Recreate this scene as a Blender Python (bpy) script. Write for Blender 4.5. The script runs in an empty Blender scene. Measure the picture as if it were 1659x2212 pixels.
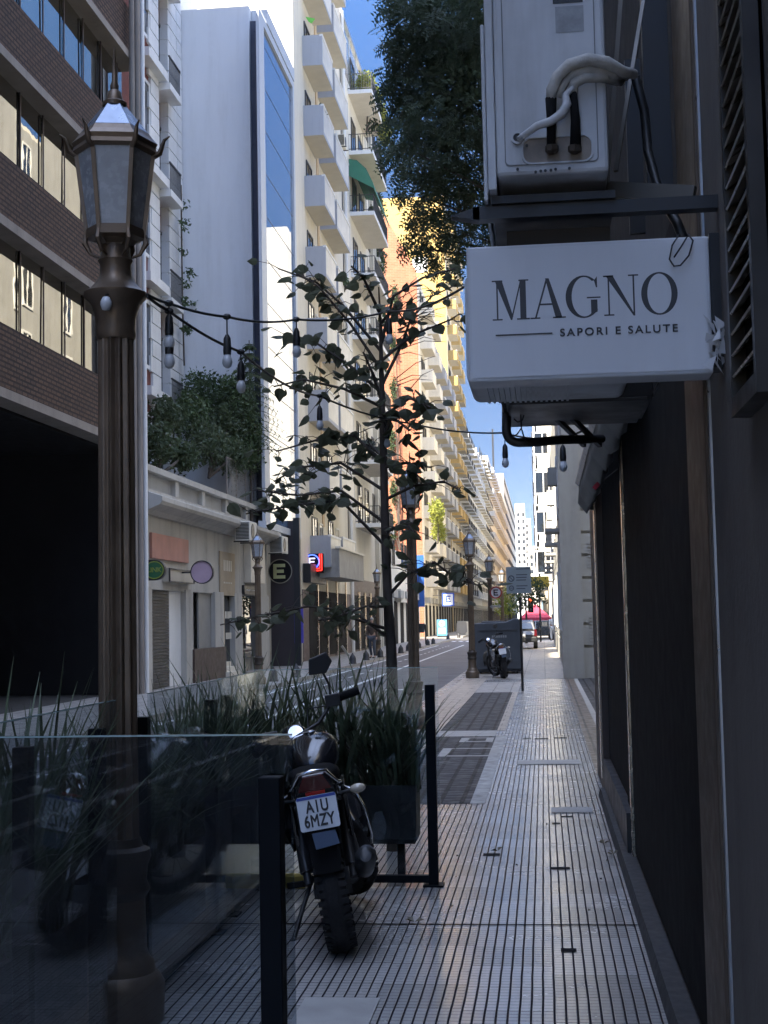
import bpy, bmesh, math, random
from math import sin, cos, pi, radians as R
from mathutils import Vector as V, Matrix
random.seed(7)
S = bpy.context.scene
COL = S.collection
# ------------------------------------------------------------------ camera
CH = 1.71
cY = V((.11232, -.07304, -1)).normalized()
cZ = V((-.02, 1, -.07529)).normalized()
cX = cY.cross(cZ)
ROT = Matrix((cX, cY, cZ))                       # camera axes -> world axes
cam_d = bpy.data.cameras.new('camera'); cam = bpy.data.objects.new('camera', cam_d); COL.objects.link(cam)
cam_d.sensor_fit = 'VERTICAL'; cam_d.sensor_height = 36; cam_d.lens = 36 * 3067 / 2212
cam_d.clip_end = 4000; cam_d.clip_start = .05
cam.matrix_world = Matrix.Translation((0, 0, CH)) @ ROT.to_4x4()
S.camera = cam
# ------------------------------------------------------------------ daylight
AZ, EL = R(30), R(50)                            # the sun stands behind and to the left of the viewer
w = bpy.data.worlds.new('World'); S.world = w; w.use_nodes = True
nt = w.node_tree; nt.nodes.clear()
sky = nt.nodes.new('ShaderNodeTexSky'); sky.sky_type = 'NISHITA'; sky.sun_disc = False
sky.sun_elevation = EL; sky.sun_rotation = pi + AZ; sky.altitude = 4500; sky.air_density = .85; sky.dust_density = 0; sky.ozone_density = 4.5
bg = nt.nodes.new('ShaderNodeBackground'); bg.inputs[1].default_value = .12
wo = nt.nodes.new('ShaderNodeOutputWorld')
hs = nt.nodes.new('ShaderNodeHueSaturation'); hs.inputs['Saturation'].default_value = 1.12      # sky graded by height: dim blue low, boosted overhead to lift the street's shade
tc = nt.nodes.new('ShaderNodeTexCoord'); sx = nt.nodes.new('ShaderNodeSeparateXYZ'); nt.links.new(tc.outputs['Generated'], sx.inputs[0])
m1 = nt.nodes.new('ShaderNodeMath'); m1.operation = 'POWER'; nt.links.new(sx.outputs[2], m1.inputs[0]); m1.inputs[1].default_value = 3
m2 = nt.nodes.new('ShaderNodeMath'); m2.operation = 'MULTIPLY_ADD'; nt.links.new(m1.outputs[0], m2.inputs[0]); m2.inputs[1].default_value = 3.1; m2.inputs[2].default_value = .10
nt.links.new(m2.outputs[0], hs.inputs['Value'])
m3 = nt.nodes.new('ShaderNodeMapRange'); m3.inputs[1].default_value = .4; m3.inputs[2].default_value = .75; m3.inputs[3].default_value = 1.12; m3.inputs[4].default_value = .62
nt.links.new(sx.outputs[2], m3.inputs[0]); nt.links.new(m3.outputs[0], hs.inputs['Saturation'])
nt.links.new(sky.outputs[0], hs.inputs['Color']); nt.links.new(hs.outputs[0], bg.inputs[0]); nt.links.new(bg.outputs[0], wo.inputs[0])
sl = bpy.data.lights.new('sun', 'SUN'); sl.energy = 2.2; sl.angle = R(.5); sl.color = (1, .90, .74)
so = bpy.data.objects.new('sun', sl); COL.objects.link(so)
so.rotation_euler = V((sin(AZ) * cos(EL), cos(AZ) * cos(EL), -sin(EL))).to_track_quat('-Z', 'Y').to_euler()
S.view_settings.view_transform = 'Standard'; S.view_settings.look = 'None'
S.view_settings.exposure = 3.42; S.view_settings.gamma = 1
S.cycles.max_bounces = 7; S.cycles.transparent_max_bounces = 24; S.cycles.glossy_bounces = 4
S.cycles.diffuse_bounces = 4
S.cycles.caustics_reflective = False; S.cycles.caustics_refractive = False
S.cycles.sample_clamp_indirect = 6

# ------------------------------------------------------------------ helpers: real points from sight lines
def ray(x, y): return ROT @ V(((x - 829.5) / 3067, (1106 - y) / 3067, -1))
def at(x, y, X=None, Y=None, Z=None):
    d = ray(x, y)
    t = X / d.x if X is not None else Y / d.y if Y is not None else (Z - CH) / d.z
    return V((0, 0, CH)) + d * t
def YX(x, X=-10): return at(x, 1340, X=X).y

# ------------------------------------------------------------------ materials
def nodes(name):
    m = bpy.data.materials.new(name); m.use_nodes = True
    n = m.node_tree; return m, n, n.nodes['Principled BSDF']
def L(n, a, b): n.links.new(a, b)
def N(n, t, **k):
    x = n.nodes.new('ShaderNode' + t)
    for a, b in k.items(): setattr(x, a, b)
    return x
def mth(n, op, a, b=None, c=None):
    x = N(n, 'Math', operation=op)
    for i, q in enumerate((a, b, c)):
        if q is None: continue
        if isinstance(q, (int, float)): x.inputs[i].default_value = q
        else: L(n, q, x.inputs[i])
    return x.outputs[0]
def mixc(n, f, a, b):
    x = N(n, 'Mix', data_type='RGBA')
    for i, q in ((0, f), (6, a), (7, b)):
        if isinstance(q, (int, float)): x.inputs[i].default_value = q
        elif isinstance(q, (tuple, list)): x.inputs[i].default_value = (*q[:3], 1)
        else: L(n, q, x.inputs[i])
    return x.outputs[2]
def noise(n, vec, scale, detail=4, rough=.6):
    x = N(n, 'TexNoise'); x.inputs['Scale'].default_value = scale; x.inputs['Detail'].default_value = detail; x.inputs['Roughness'].default_value = rough
    if vec is not None: L(n, vec, x.inputs['Vector'])
    return x.outputs[0]
def ramp(n, f, lo, hi, a=0., b=1.):
    x = N(n, 'MapRange'); L(n, f, x.inputs[0])
    x.inputs[1].default_value = lo; x.inputs[2].default_value = hi; x.inputs[3].default_value = a; x.inputs[4].default_value = b
    return x.outputs[0]
def pos(n): return N(n, 'NewGeometry').outputs['Position']
def scl(n, vec, s):
    x = N(n, 'VectorMath', operation='MULTIPLY'); L(n, vec, x.inputs[0]); x.inputs[1].default_value = s; return x.outputs[0]
def bump(n, b, h, strength=.3, dist=.01):
    x = N(n, 'Bump'); x.inputs['Strength'].default_value = strength; x.inputs['Distance'].default_value = dist
    L(n, h, x.inputs['Height']); L(n, x.outputs[0], b.inputs['Normal'])
CACHE = {}
def mat(name, c, rough=.7, metal=0., var=.18, scale=1.5, stain=0., stainc=(.05, .045, .04), bmp=0., bscale=60, spec=.5, coat=0.):
    if name in CACHE: return CACHE[name]
    m, n, b = nodes(name)
    p = N(n, 'TexCoord').outputs['Object']
    f = noise(n, p, scale, 6)
    k = ramp(n, f, .25, .75)
    col = mixc(n, k, tuple(x * (1 - var) for x in c), tuple(min(1, x * (1 + var)) for x in c))
    if stain:
        s = noise(n, scl(n, p, (1.2, 1.2, .12)), 1.7, 6, .7)
        s2 = noise(n, p, 5, 5)
        s = mth(n, 'MULTIPLY', ramp(n, s, .48, .75, 0, stain), ramp(n, s2, .3, .7, .3, 1))
        col = mixc(n, s, col, stainc)
    L(n, col, b.inputs['Base Color'])
    r = ramp(n, noise(n, p, scale * 4, 3), .3, .7, max(0, rough - .1), min(1, rough + .1)); L(n, r, b.inputs['Roughness'])
    b.inputs['Metallic'].default_value = metal; b.inputs['Specular IOR Level'].default_value = spec
    b.inputs['Coat Weight'].default_value = coat
    if bmp: bump(n, b, noise(n, p, bscale, 4), bmp)
    CACHE[name] = m; return m
def emit(name, c, s):
    m, n, b = nodes(name)
    b.inputs['Base Color'].default_value = (*c, 1); b.inputs['Emission Color'].default_value = (*c, 1); b.inputs['Emission Strength'].default_value = s
    return m
def brick(name, c1, c2, mort, axes='YZ', bw=.22, bh=.065, ms=.012, bmpd=.5):
    m, n, b = nodes(name)
    s = N(n, 'SeparateXYZ'); L(n, pos(n), s.inputs[0])
    cmb = N(n, 'CombineXYZ'); L(n, s.outputs['XYZ'.index(axes[0])], cmb.inputs[0]); L(n, s.outputs['XYZ'.index(axes[1])], cmb.inputs[1])
    t = N(n, 'TexBrick'); L(n, cmb.outputs[0], t.inputs[0])
    t.inputs['Scale'].default_value = 1; t.inputs['Brick Width'].default_value = bw; t.inputs['Row Height'].default_value = bh
    t.inputs['Mortar Size'].default_value = ms; t.inputs['Mortar Smooth'].default_value = .2; t.inputs['Bias'].default_value = 0
    t.inputs['Color1'].default_value = (*c1, 1); t.inputs['Color2'].default_value = (*c2, 1); t.inputs['Mortar'].default_value = (*mort, 1)
    f = noise(n, pos(n), .8, 6)
    col = mixc(n, ramp(n, f, .35, .7, 0, .45), t.outputs[0], tuple(x * .55 for x in c1))
    L(n, col, b.inputs['Base Color']); b.inputs['Roughness'].default_value = .85; b.inputs['Specular IOR Level'].default_value = .25
    inv = mth(n, 'SUBTRACT', 1., t.outputs['Fac']); bump(n, b, inv, bmpd, .01)
    return m
def glass(name, tint, boost=1.0, gl=(1, 1, 1), rough=.005, ior=1.5):
    m, n, b = nodes(name); n.nodes.remove(b)
    tr = N(n, 'BsdfTransparent'); tr.inputs[0].default_value = (*tint, 1)
    g = N(n, 'BsdfGlossy'); g.inputs[0].default_value = (*gl, 1); g.inputs['Roughness'].default_value = rough
    ge = N(n, 'NewGeometry'); dt = N(n, 'VectorMath', operation='DOT_PRODUCT'); L(n, ge.outputs['Normal'], dt.inputs[0]); L(n, ge.outputs['Incoming'], dt.inputs[1])
    c5 = mth(n, 'POWER', mth(n, 'SUBTRACT', 1., mth(n, 'ABSOLUTE', dt.outputs['Value'])), 5.)
    k = mth(n, 'MINIMUM', mth(n, 'MULTIPLY', mth(n, 'ADD', mth(n, 'MULTIPLY', c5, .96), .04), boost), 1.)
    mx = N(n, 'MixShader'); L(n, k, mx.inputs[0]); L(n, tr.outputs[0], mx.inputs[1]); L(n, g.outputs[0], mx.inputs[2])
    L(n, mx.outputs[0], n.nodes['Material Output'].inputs[0]); return m
def window_glass(name, c=(.012, .014, .017), ior=2.0, wob=.0, gl=(1, 1, 1)):
    # dark room behind a mirror-like pane: dark diffuse below a strong Fresnel reflection
    m, n, b = nodes(name); n.nodes.remove(b)
    d = N(n, 'BsdfDiffuse'); d.inputs[0].default_value = (*c, 1)
    g = N(n, 'BsdfGlossy'); g.inputs[0].default_value = (*gl, 1); g.inputs['Roughness'].default_value = .01
    fr = N(n, 'Fresnel'); fr.inputs[0].default_value = ior
    if wob:
        bp = N(n, 'Bump'); bp.inputs['Strength'].default_value = wob; bp.inputs['Distance'].default_value = .01
        L(n, noise(n, pos(n), 1.3, 2), bp.inputs['Height']); L(n, bp.outputs[0], g.inputs['Normal'])
    mx = N(n, 'MixShader'); L(n, fr.outputs[0], mx.inputs[0]); L(n, d.outputs[0], mx.inputs[1]); L(n, g.outputs[0], mx.inputs[2])
    L(n, mx.outputs[0], n.nodes['Material Output'].inputs[0]); return m
def leafmat(name, a, b2, tr=.25, rough=.5, scale=2.):
    m, n, b = nodes(name)
    f = noise(n, pos(n), scale, 3)
    wn = N(n, 'TexWhiteNoise', noise_dimensions='1D'); L(n, N(n, 'NewGeometry').outputs['Random Per Island'], wn.inputs['W'])
    k = mth(n, 'ADD', mth(n, 'MULTIPLY', ramp(n, f, .35, .65), .55), mth(n, 'MULTIPLY', wn.outputs[0], .45))
    col = mixc(n, k, a, b2); L(n, col, b.inputs['Base Color']); b.inputs['Roughness'].default_value = rough; b.inputs['Specular IOR Level'].default_value = .3
    t = N(n, 'BsdfTranslucent'); L(n, col, t.inputs[0])
    mx = N(n, 'MixShader'); mx.inputs[0].default_value = tr; L(n, b.outputs[0], mx.inputs[1]); L(n, t.outputs[0], mx.inputs[2])
    L(n, mx.outputs[0], n.nodes['Material Output'].inputs[0]); return m

# ------------------------------------------------------------------ mesh builder
def frame(d):
    d = V(d).normalized(); u = V((0, 0, 1)) if abs(d.z) < .95 else V((0, 1, 0))
    a = d.cross(u).normalized(); return a, a.cross(d).normalized(), d
class MB:
    def __init__(s): s.v = []; s.f = []; s.k = []
    def add(s, vs, fs):
        n = len(s.v); s.k.append((n, len(s.f))); s.v += [tuple(q) for q in vs]; s.f += [tuple(i + n for i in f) for f in fs]; return s
    def box(s, x0, x1, y0, y1, z0, z1):
        vs = [(x, y, z) for z in (z0, z1) for y in (y0, y1) for x in (x0, x1)]
        return s.add(vs, [(0, 2, 3, 1), (4, 5, 7, 6), (0, 1, 5, 4), (2, 6, 7, 3), (0, 4, 6, 2), (1, 3, 7, 5)])
    def bar(s, p, q, w, h=None, up=None):
        h = h or w; p, q = V(p), V(q); d = (q - p).normalized()
        if up is None: a, b, _ = frame(d)
        else: a = d.cross(V(up)).normalized(); b = a.cross(d)
        vs = [c + a * i * w / 2 + b * j * h / 2 for c in (p, q) for j in (-1, 1) for i in (-1, 1)]
        return s.add(vs, [(0, 2, 3, 1), (4, 5, 7, 6), (0, 1, 5, 4), (2, 6, 7, 3), (0, 4, 6, 2), (1, 3, 7, 5)])
    def tube(s, pts, r, n=8, caps=True):
        pts = [V(p) for p in pts]; k = len(pts); rs = r if isinstance(r, (list, tuple)) else [r] * k
        vs = []; a = None
        for i in range(k):
            d = (pts[min(i + 1, k - 1)] - pts[max(i - 1, 0)]).normalized()
            if a is None: a, b, _ = frame(d)
            else:
                a = (a - d * a.dot(d)).normalized(); b = a.cross(d)
            vs += [pts[i] + (a * cos(2 * pi * j / n) + b * sin(2 * pi * j / n)) * rs[i] for j in range(n)]
        fs = [(i * n + j, i * n + (j + 1) % n, (i + 1) * n + (j + 1) % n, (i + 1) * n + j) for i in range(k - 1) for j in range(n)]
        if caps: fs += [tuple(range(n))[::-1], tuple(range((k - 1) * n, k * n))]
        return s.add(vs, fs)
    def lathe(s, prof, c=(0, 0, 0), n=24, ax='Z', flute=0, fd=.0, rot=0.):
        vs = []
        for (r, z) in prof:
            for j in range(n):
                rr = r * (1 - fd * (.5 + .5 * cos(2 * pi * j * flute / n))) if flute else r
                x, y = rr * cos(2 * pi * j / n + rot), rr * sin(2 * pi * j / n + rot)
                p = (x, y, z) if ax == 'Z' else (z, x, y) if ax == 'X' else (y, z, x)
                vs.append((p[0] + c[0], p[1] + c[1], p[2] + c[2]))
        k = len(prof)
        fs = [(i * n + j, i * n + (j + 1) % n, (i + 1) * n + (j + 1) % n, (i + 1) * n + j) for i in range(k - 1) for j in range(n)]
        if prof[0][0] > 1e-6: fs.append(tuple(range(n))[::-1])
        if prof[-1][0] > 1e-6: fs.append(tuple(range((k - 1) * n, k * n)))
        return s.add(vs, fs)
    def prism(s, poly, o, A, B, D):
        o, A, B, D = V(o), V(A), V(B), V(D); k = len(poly)
        vs = [o + A * a + B * b for a, b in poly] + [o + A * a + B * b + D for a, b in poly]
        return s.add(vs, [tuple(range(k)), tuple(range(k, 2 * k))[::-1]] + [(i, i + k, (i + 1) % k + k, (i + 1) % k) for i in range(k)])
    def ring(s, outer, inner, o, A, B, D):      # plate with a hole, same point count
        o, A, B, D = V(o), V(A), V(B), V(D); k = len(outer)
        vs = [o + A * a + B * b + D * t for t in (0, 1) for lst in (outer, inner) for a, b in lst]
        fs = []
        for i in range(k):
            j = (i + 1) % k
            fs += [(i, j, k + j, k + i), (2 * k + i, 3 * k + i, 3 * k + j, 2 * k + j), (i, 2 * k + i, 2 * k + j, j), (k + i, k + j, 3 * k + j, 3 * k + i)]
        return s.add(vs, fs)
    def ell(s, c, r, n=12, m=8):
        if isinstance(r, (int, float)): r = (r, r, r)
        vs = [(c[0], c[1], c[2] - r[2])]
        for i in range(1, m):
            t = -pi / 2 + pi * i / m
            vs += [(c[0] + r[0] * cos(t) * cos(2 * pi * j / n), c[1] + r[1] * cos(t) * sin(2 * pi * j / n), c[2] + r[2] * sin(t)) for j in range(n)]
        vs.append((c[0], c[1], c[2] + r[2]))
        fs = [(0, 1 + (j + 1) % n, 1 + j) for j in range(n)]
        for i in range(m - 2):
            o = 1 + i * n
            fs += [(o + j, o + (j + 1) % n, o + n + (j + 1) % n, o + n + j) for j in range(n)]
        o = 1 + (m - 2) * n
        fs += [(o + j, o + (j + 1) % n, len(vs) - 1) for j in range(n)]
        return s.add(vs, fs)
    def loft(s, secs, caps=True):               # list of closed rings (same count)
        n = len(secs[0]); vs = [p for r in secs for p in r]
        fs = [(i * n + j, i * n + (j + 1) % n, (i + 1) * n + (j + 1) % n, (i + 1) * n + j) for i in range(len(secs) - 1) for j in range(n)]
        if caps: fs += [tuple(range(n))[::-1], tuple(range((len(secs) - 1) * n, len(secs) * n))]
        return s.add(vs, fs)
    def build(s, name, m, parent=None, smooth=0, bevel=0, fix=True, label=None):
        off = V((0, 0, 0)); q = parent
        while q is not None: off += q.location; q = q.parent
        me = bpy.data.meshes.new(name)
        me.from_pydata([(a - off.x, b - off.y, c - off.z) for a, b, c in s.v], [], s.f)
        if fix:
            bm = bmesh.new(); bm.from_mesh(me); bmesh.ops.recalc_face_normals(bm, faces=bm.faces); bm.to_mesh(me); bm.free()
        me.materials.append(m)
        if smooth:
            me.shade_smooth()
            if smooth < 180: me.set_sharp_from_angle(angle=R(smooth))
        o = bpy.data.objects.new(name, me); COL.objects.link(o)
        if parent is not None: o.parent = parent
        if bevel:
            bv = o.modifiers.new('bevel', 'BEVEL'); bv.width = bevel; bv.segments = 2; bv.limit_method = 'ANGLE'; bv.harden_normals = False
        if label: o['label'] = label
        return o
def each(mb, name, m, parent, **k):               # one part per piece added to the builder
    out = []
    for i, (a, b) in enumerate(mb.k):
        a2, b2 = mb.k[i + 1] if i + 1 < len(mb.k) else (len(mb.v), len(mb.f))
        q = MB(); q.add(mb.v[a:a2], [tuple(j - a for j in f) for f in mb.f[b:b2]]); out.append(q.build(name, m, parent, **k))
    return out
def tag(o, label, cat, group=None, kind=None):
    o['label'] = label; o['category'] = cat
    if group: o['group'] = group
    if kind: o['kind'] = kind
    return o
def thing(name, label, cat, loc=(0, 0, 0), group=None):
    o = bpy.data.objects.new(name, None); COL.objects.link(o); o.location = loc; o.empty_display_size = .2
    return tag(o, label, cat, group)
def struct(name, mb, m, **k):
    if not any(q in name for q in ('ground', 'road', 'sidewalk', 'pavement', 'crossing', 'floor')): name = 'road_marking' if any(q in name for q in ('line', 'dash', 'mark')) else 'road' if 'gutter' in name else 'pavement'
    o = mb.build(name, m, **k); o['kind'] = 'structure'; return o
def dup(o, loc=None, rotz=None, label=None, parent=None):
    c = o.copy(); COL.objects.link(c)
    if parent is not None: c.parent = parent
    if loc is not None: c.location = loc
    if rotz is not None: c.rotation_euler = (0, 0, rotz)
    if label: c['label'] = label
    for ch in list(o.children): dup(ch, parent=c)
    return c
def inst(o, parent, loc, rz=0):                 # copy a part (and its sub-parts) to a world place under a thing
    c = dup(o, parent=parent); c.location = V(loc) - parent.location; c.rotation_euler = (0, 0, rz); return c
def text(name, body, size, m, parent, o, A, B, depth=.004, spacing=1., bold=0., width=None):
    cu = bpy.data.curves.new(name, 'FONT'); cu.body = body; cu.size = size; cu.align_x = 'CENTER'; cu.align_y = 'CENTER'
    cu.extrude = depth / 2; cu.space_character = spacing; cu.bevel_depth = bold; cu.bevel_resolution = 0
    t = bpy.data.objects.new('tmp', cu); COL.objects.link(t)
    me = bpy.data.meshes.new_from_object(t.evaluated_get(bpy.context.evaluated_depsgraph_get()))
    bpy.data.objects.remove(t); me.name = name
    A, B = V(A).normalized(), V(B).normalized(); C = A.cross(B)
    off = V((0, 0, 0)); q = parent
    while q is not None: off += q.location; q = q.parent
    o = V(o) - off
    if width:
        xs = [v.co.x for v in me.vertices]; k = width / (max(xs) - min(xs))
        for v in me.vertices: v.co.x *= k
    for v in me.vertices: v.co = o + A * v.co.x + B * v.co.y + C * v.co.z
    me.materials.clear(); me.materials.append(m)
    ob = bpy.data.objects.new(name, me); COL.objects.link(ob); ob.parent = parent; return ob
def circ(r, n=28, c=(0, 0), rx=None): return [(c[0] + (rx or r) * cos(2 * pi * i / n), c[1] + r * sin(2 * pi * i / n)) for i in range(n)]
def leafcloud(mb, cen, rad, count, size, hang=0., shape=1.7, rnd=random, flat=.0):
    for _ in range(count):
        while True:
            p = V((rnd.uniform(-1, 1), rnd.uniform(-1, 1), rnd.uniform(-1, 1)))
            if .001 < p.length < 1: break
        p = V((p.x * rad[0], p.y * rad[1], p.z * rad[2])) * (.55 + .45 * rnd.random()) + V(cen)
        s = size * rnd.uniform(.6, 1.3)
        d = V((rnd.gauss(0, 1), rnd.gauss(0, 1), rnd.gauss(0, 1) * (1 - flat) - hang)).normalized()
        a, b, _ = frame(d); t = rnd.uniform(0, 2 * pi); a2 = a * cos(t) + b * sin(t); wv = a2 * s / shape
        nrm = d.cross(a2) * s * .15
        mb.add([p, p + d * s * .4 + wv * .5 + nrm, p + d * s, p + d * s * .4 - wv * .5 + nrm], [(0, 1, 2), (0, 2, 3)])

# ------------------------------------------------------------------ palette
M = {}
M['white'] = mat('white_paint', (.72, .72, .70), .6, stain=.25, scale=.6, var=.06)
M['render_white'] = mat('white_render', (.69, .70, .71), .8, var=.06, scale=.25, stain=.3, stainc=(.35, .34, .32), bmp=.1, bscale=30)
M['cream'] = mat('cream_render', (.66, .61, .50), .8, var=.1, scale=.4, stain=.3, bmp=.1, bscale=30)
M['cream2'] = mat('pale_render', (.70, .66, .56), .8, var=.1, scale=.4, stain=.25)
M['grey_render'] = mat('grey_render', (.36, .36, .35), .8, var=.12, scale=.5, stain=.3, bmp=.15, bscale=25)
M['stone'] = mat('grey_stone', (.34, .34, .32), .75, var=.12, scale=.8, stain=.35, bmp=.2, bscale=30)
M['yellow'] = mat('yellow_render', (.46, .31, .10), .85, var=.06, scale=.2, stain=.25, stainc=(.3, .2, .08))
M['balc_grey'] = mat('balcony_grey', (.36, .38, .42), .7, var=.05, scale=.5, stain=.2)
M['soffit'] = mat('beige_soffit', (.52, .48, .40), .8, var=.1)
M['concrete'] = mat('concrete', (.32, .31, .29), .85, var=.2, scale=2, stain=.4, bmp=.3, bscale=40)
M['lip'] = mat('beige_concrete', (.24, .21, .18), .85, var=.2, scale=1.5, stain=.5)
M['black'] = mat('black_metal', (.018, .019, .021), .45, var=.2)
M['blackmatte'] = mat('black_matte', (.012, .012, .013), .9, var=.2, spec=.1)
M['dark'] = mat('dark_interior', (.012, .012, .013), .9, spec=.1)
M['rail'] = mat('railing_metal', (.03, .032, .034), .5)
M['alu'] = mat('aluminium', (.55, .56, .58), .35, metal=.85, var=.05)
M['steel'] = mat('brushed_steel', (.66, .56, .44), .22, metal=1, var=.04, scale=2)
M['bronze'] = mat('bronze_paint', (.15, .11, .075), .42, metal=.45, var=.3, scale=6, bmp=.1, bscale=90)
M['bronze_d'] = mat('aged_bronze', (.05, .038, .028), .5, metal=.3, var=.3, scale=8)
M['tin'] = mat('lamp_roof_tin', (.16, .19, .24), .3, metal=.6, var=.2, scale=5)
M['shutter'] = mat('dark_shutter', (.05, .047, .043), .6, var=.2)
M['win'] = window_glass('window_glass', wob=.02)
M['shopwin'] = window_glass('shop_glass', (.008, .008, .009), 1.35)
M['winb'] = window_glass('tinted_window_glass', (.010, .012, .014), 8, wob=.06, gl=(1, .96, .85))
M['curtain'] = window_glass('curtain_wall_glass', (.10, .16, .26), 3.0, wob=.05, gl=(.95, .97, 1))
M['green_awn'] = mat('green_canvas', (.03, .16, .10), .8, var=.15)
M['leaf_dark'] = leafmat('tree_leaves', (.040, .062, .030), (.085, .115, .055), .35)
M['leaf_tree'] = leafmat('fine_tree_leaves', (.060, .095, .065), (.11, .14, .08), .45)
M['leaf_bush'] = leafmat('bush_leaves', (.035, .060, .025), (.085, .13, .05))
M['leaf_yg'] = leafmat('sunny_leaves', (.16, .20, .03), (.34, .34, .06), .35)
M['leaf_big'] = leafmat('young_tree_leaves', (.075, .085, .055), (.14, .15, .09), .5)
M['blade'] = leafmat('strap_leaves', (.055, .080, .045), (.13, .16, .09), .25, .4)
M['bark'] = mat('bark', (.075, .06, .048), .9, var=.35, scale=8, bmp=.5, bscale=30)
# ================================================================== GROUND
def asphalt():
    m, n, b = nodes('asphalt')
    p = pos(n)
    f = noise(n, p, .7, 8, .7); g = noise(n, p, 90, 2)
    c = mixc(n, ramp(n, f, .3, .7), (.050, .050, .052), (.085, .083, .080))
    c = mixc(n, ramp(n, g, .45, .7, 0, .35), c, (.16, .155, .15))
    trk = noise(n, scl(n, p, (1.3, .03, 1)), 1.2, 4)
    c = mixc(n, ramp(n, trk, .5, .7, 0, .5), c, (.04, .04, .042))
    L(n, c, b.inputs['Base Color']); L(n, ramp(n, f, .3, .7, .5, .75), b.inputs['Roughness']); bump(n, b, g, .35, .006); return m
def tile():
    m, n, b = nodes('ribbed_pavement_tile')
    p = pos(n); s = N(n, 'SeparateXYZ'); L(n, p, s.inputs[0])
    wob = mth(n, 'MULTIPLY', mth(n, 'SUBTRACT', noise(n, scl(n, p, (.4, 2.5, 1)), 1., 2), .5), .006)
    x = mth(n, 'ADD', s.outputs[0], wob); y = s.outputs[1]
    fx = mth(n, 'ABSOLUTE', mth(n, 'SUBTRACT', mth(n, 'FRACT', mth(n, 'MULTIPLY', x, 20.)), .5))
    jx = ramp(n, fx, .375, .43)
    col_id = mth(n, 'FLOOR', mth(n, 'MULTIPLY', x, 2.5))
    wn = N(n, 'TexWhiteNoise', noise_dimensions='1D'); L(n, col_id, wn.inputs['W'])
    ys = mth(n, 'ADD', y, mth(n, 'MULTIPLY', wn.outputs[0], .4))
    fy = mth(n, 'ABSOLUTE', mth(n, 'SUBTRACT', mth(n, 'FRACT', mth(n, 'MULTIPLY', ys, 20.)), .5))
    jy = ramp(n, fy, .36, .48)
    ft = mth(n, 'ABSOLUTE', mth(n, 'SUBTRACT', mth(n, 'FRACT', mth(n, 'MULTIPLY', ys, 2.5)), .5))
    jt = ramp(n, ft, .489, .497)
    row = mth(n, 'FLOOR', mth(n, 'MULTIPLY', ys, 2.5))
    wn2 = N(n, 'TexWhiteNoise', noise_dimensions='2D'); cm = N(n, 'CombineXYZ'); L(n, col_id, cm.inputs[0]); L(n, row, cm.inputs[1]); L(n, cm.outputs[0], wn2.inputs['Vector'])
    base = mixc(n, wn2.outputs[0], (.29, .28, .262), (.45, .435, .41))
    g = noise(n, p, 1.6, 8, .7)
    base = mixc(n, ramp(n, g, .40, .80, 0, .45), base, (.27, .255, .24))
    spots = noise(n, p, 28, 4, .7)
    base = mixc(n, ramp(n, spots, .60, .70, 0, .6), base, (.13, .12, .11))
    c = mixc(n, mth(n, 'MULTIPLY', jy, .55), base, (.10, .10, .10))
    c = mixc(n, mth(n, 'MULTIPLY', jt, .7), c, (.05, .05, .05))
    c = mixc(n, jx, c, (.012, .012, .016))
    L(n, c, b.inputs['Base Color'])
    ro = mth(n, 'ADD', ramp(n, g, .3, .75, .14, .34), mth(n, 'MULTIPLY', jx, .4)); L(n, ro, b.inputs['Roughness'])
    L(n, mth(n, 'SUBTRACT', .55, mth(n, 'MULTIPLY', jx, .5)), b.inputs['Specular IOR Level'])
    h = mth(n, 'SUBTRACT', 1., mth(n, 'ADD', jx, mth(n, 'MULTIPLY', jy, .5)))
    bump(n, b, mth(n, 'ADD', h, mth(n, 'MULTIPLY', spots, .15)), .45, .004); return m
def setts(name, c1, c2, w, h, gap, dull=False):
    m, n, b = nodes(name)
    p = pos(n); t = N(n, 'TexBrick'); L(n, p, t.inputs[0]); t.inputs['Scale'].default_value = 1
    t.inputs['Brick Width'].default_value = w; t.inputs['Row Height'].default_value = h; t.inputs['Mortar Size'].default_value = gap; t.inputs['Mortar Smooth'].default_value = .3
    t.offset = .0 if w == h else .5
    t.inputs['Color1'].default_value = (*c1, 1); t.inputs['Color2'].default_value = (*c2, 1); t.inputs['Mortar'].default_value = (.008, .008, .009, 1); t.inputs['Bias'].default_value = -.3
    f = noise(n, p, 6, 5); c = mixc(n, ramp(n, f, .4, .75, 0, .5), t.outputs[0], tuple(x * .5 for x in c1))
    wn = noise(n, p, 1.1, 3); c = mixc(n, ramp(n, wn, .66, .75, 0, .5), c, (.40, .39, .37))
    L(n, c, b.inputs['Base Color']); L(n, ramp(n, f, .3, .7, *((.55, .85) if dull else (.3, .6))), b.inputs['Roughness']); b.inputs['Specular IOR Level'].default_value = .25 if dull else .5
    bump(n, b, mth(n, 'SUBTRACT', 1., t.outputs['Fac']), .6, .01); return m
MA = asphalt(); MT = tile()
MP = setts('dark_setts', (.050, .051, .055), (.105, .105, .11), .2, .2, .024, dull=True)
MG = setts('granite_slabs', (.34, .29, .23), (.42, .36, .29), .7, .5, .006)
MS = setts('brown_stone_border', (.12, .09, .065), (.20, .15, .11), .30, .30, .02)
MSL = setts('pale_slabs', (.36, .32, .27), (.46, .40, .33), .6, .6, .008)
MLT = setts('grey_slabs', (.27, .255, .235), (.34, .32, .29), .4, .4, .01)
M['paint'] = mat('road_paint', (.62, .62, .60), .6, var=.25, scale=6)
M['patch'] = mat('cement_patch', (.33, .32, .30), .6, var=.25, scale=5, stain=.4)
M['wornwhite'] = mat('worn_white_edge', (.33, .32, .30), .7, var=.6, scale=7)
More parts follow.
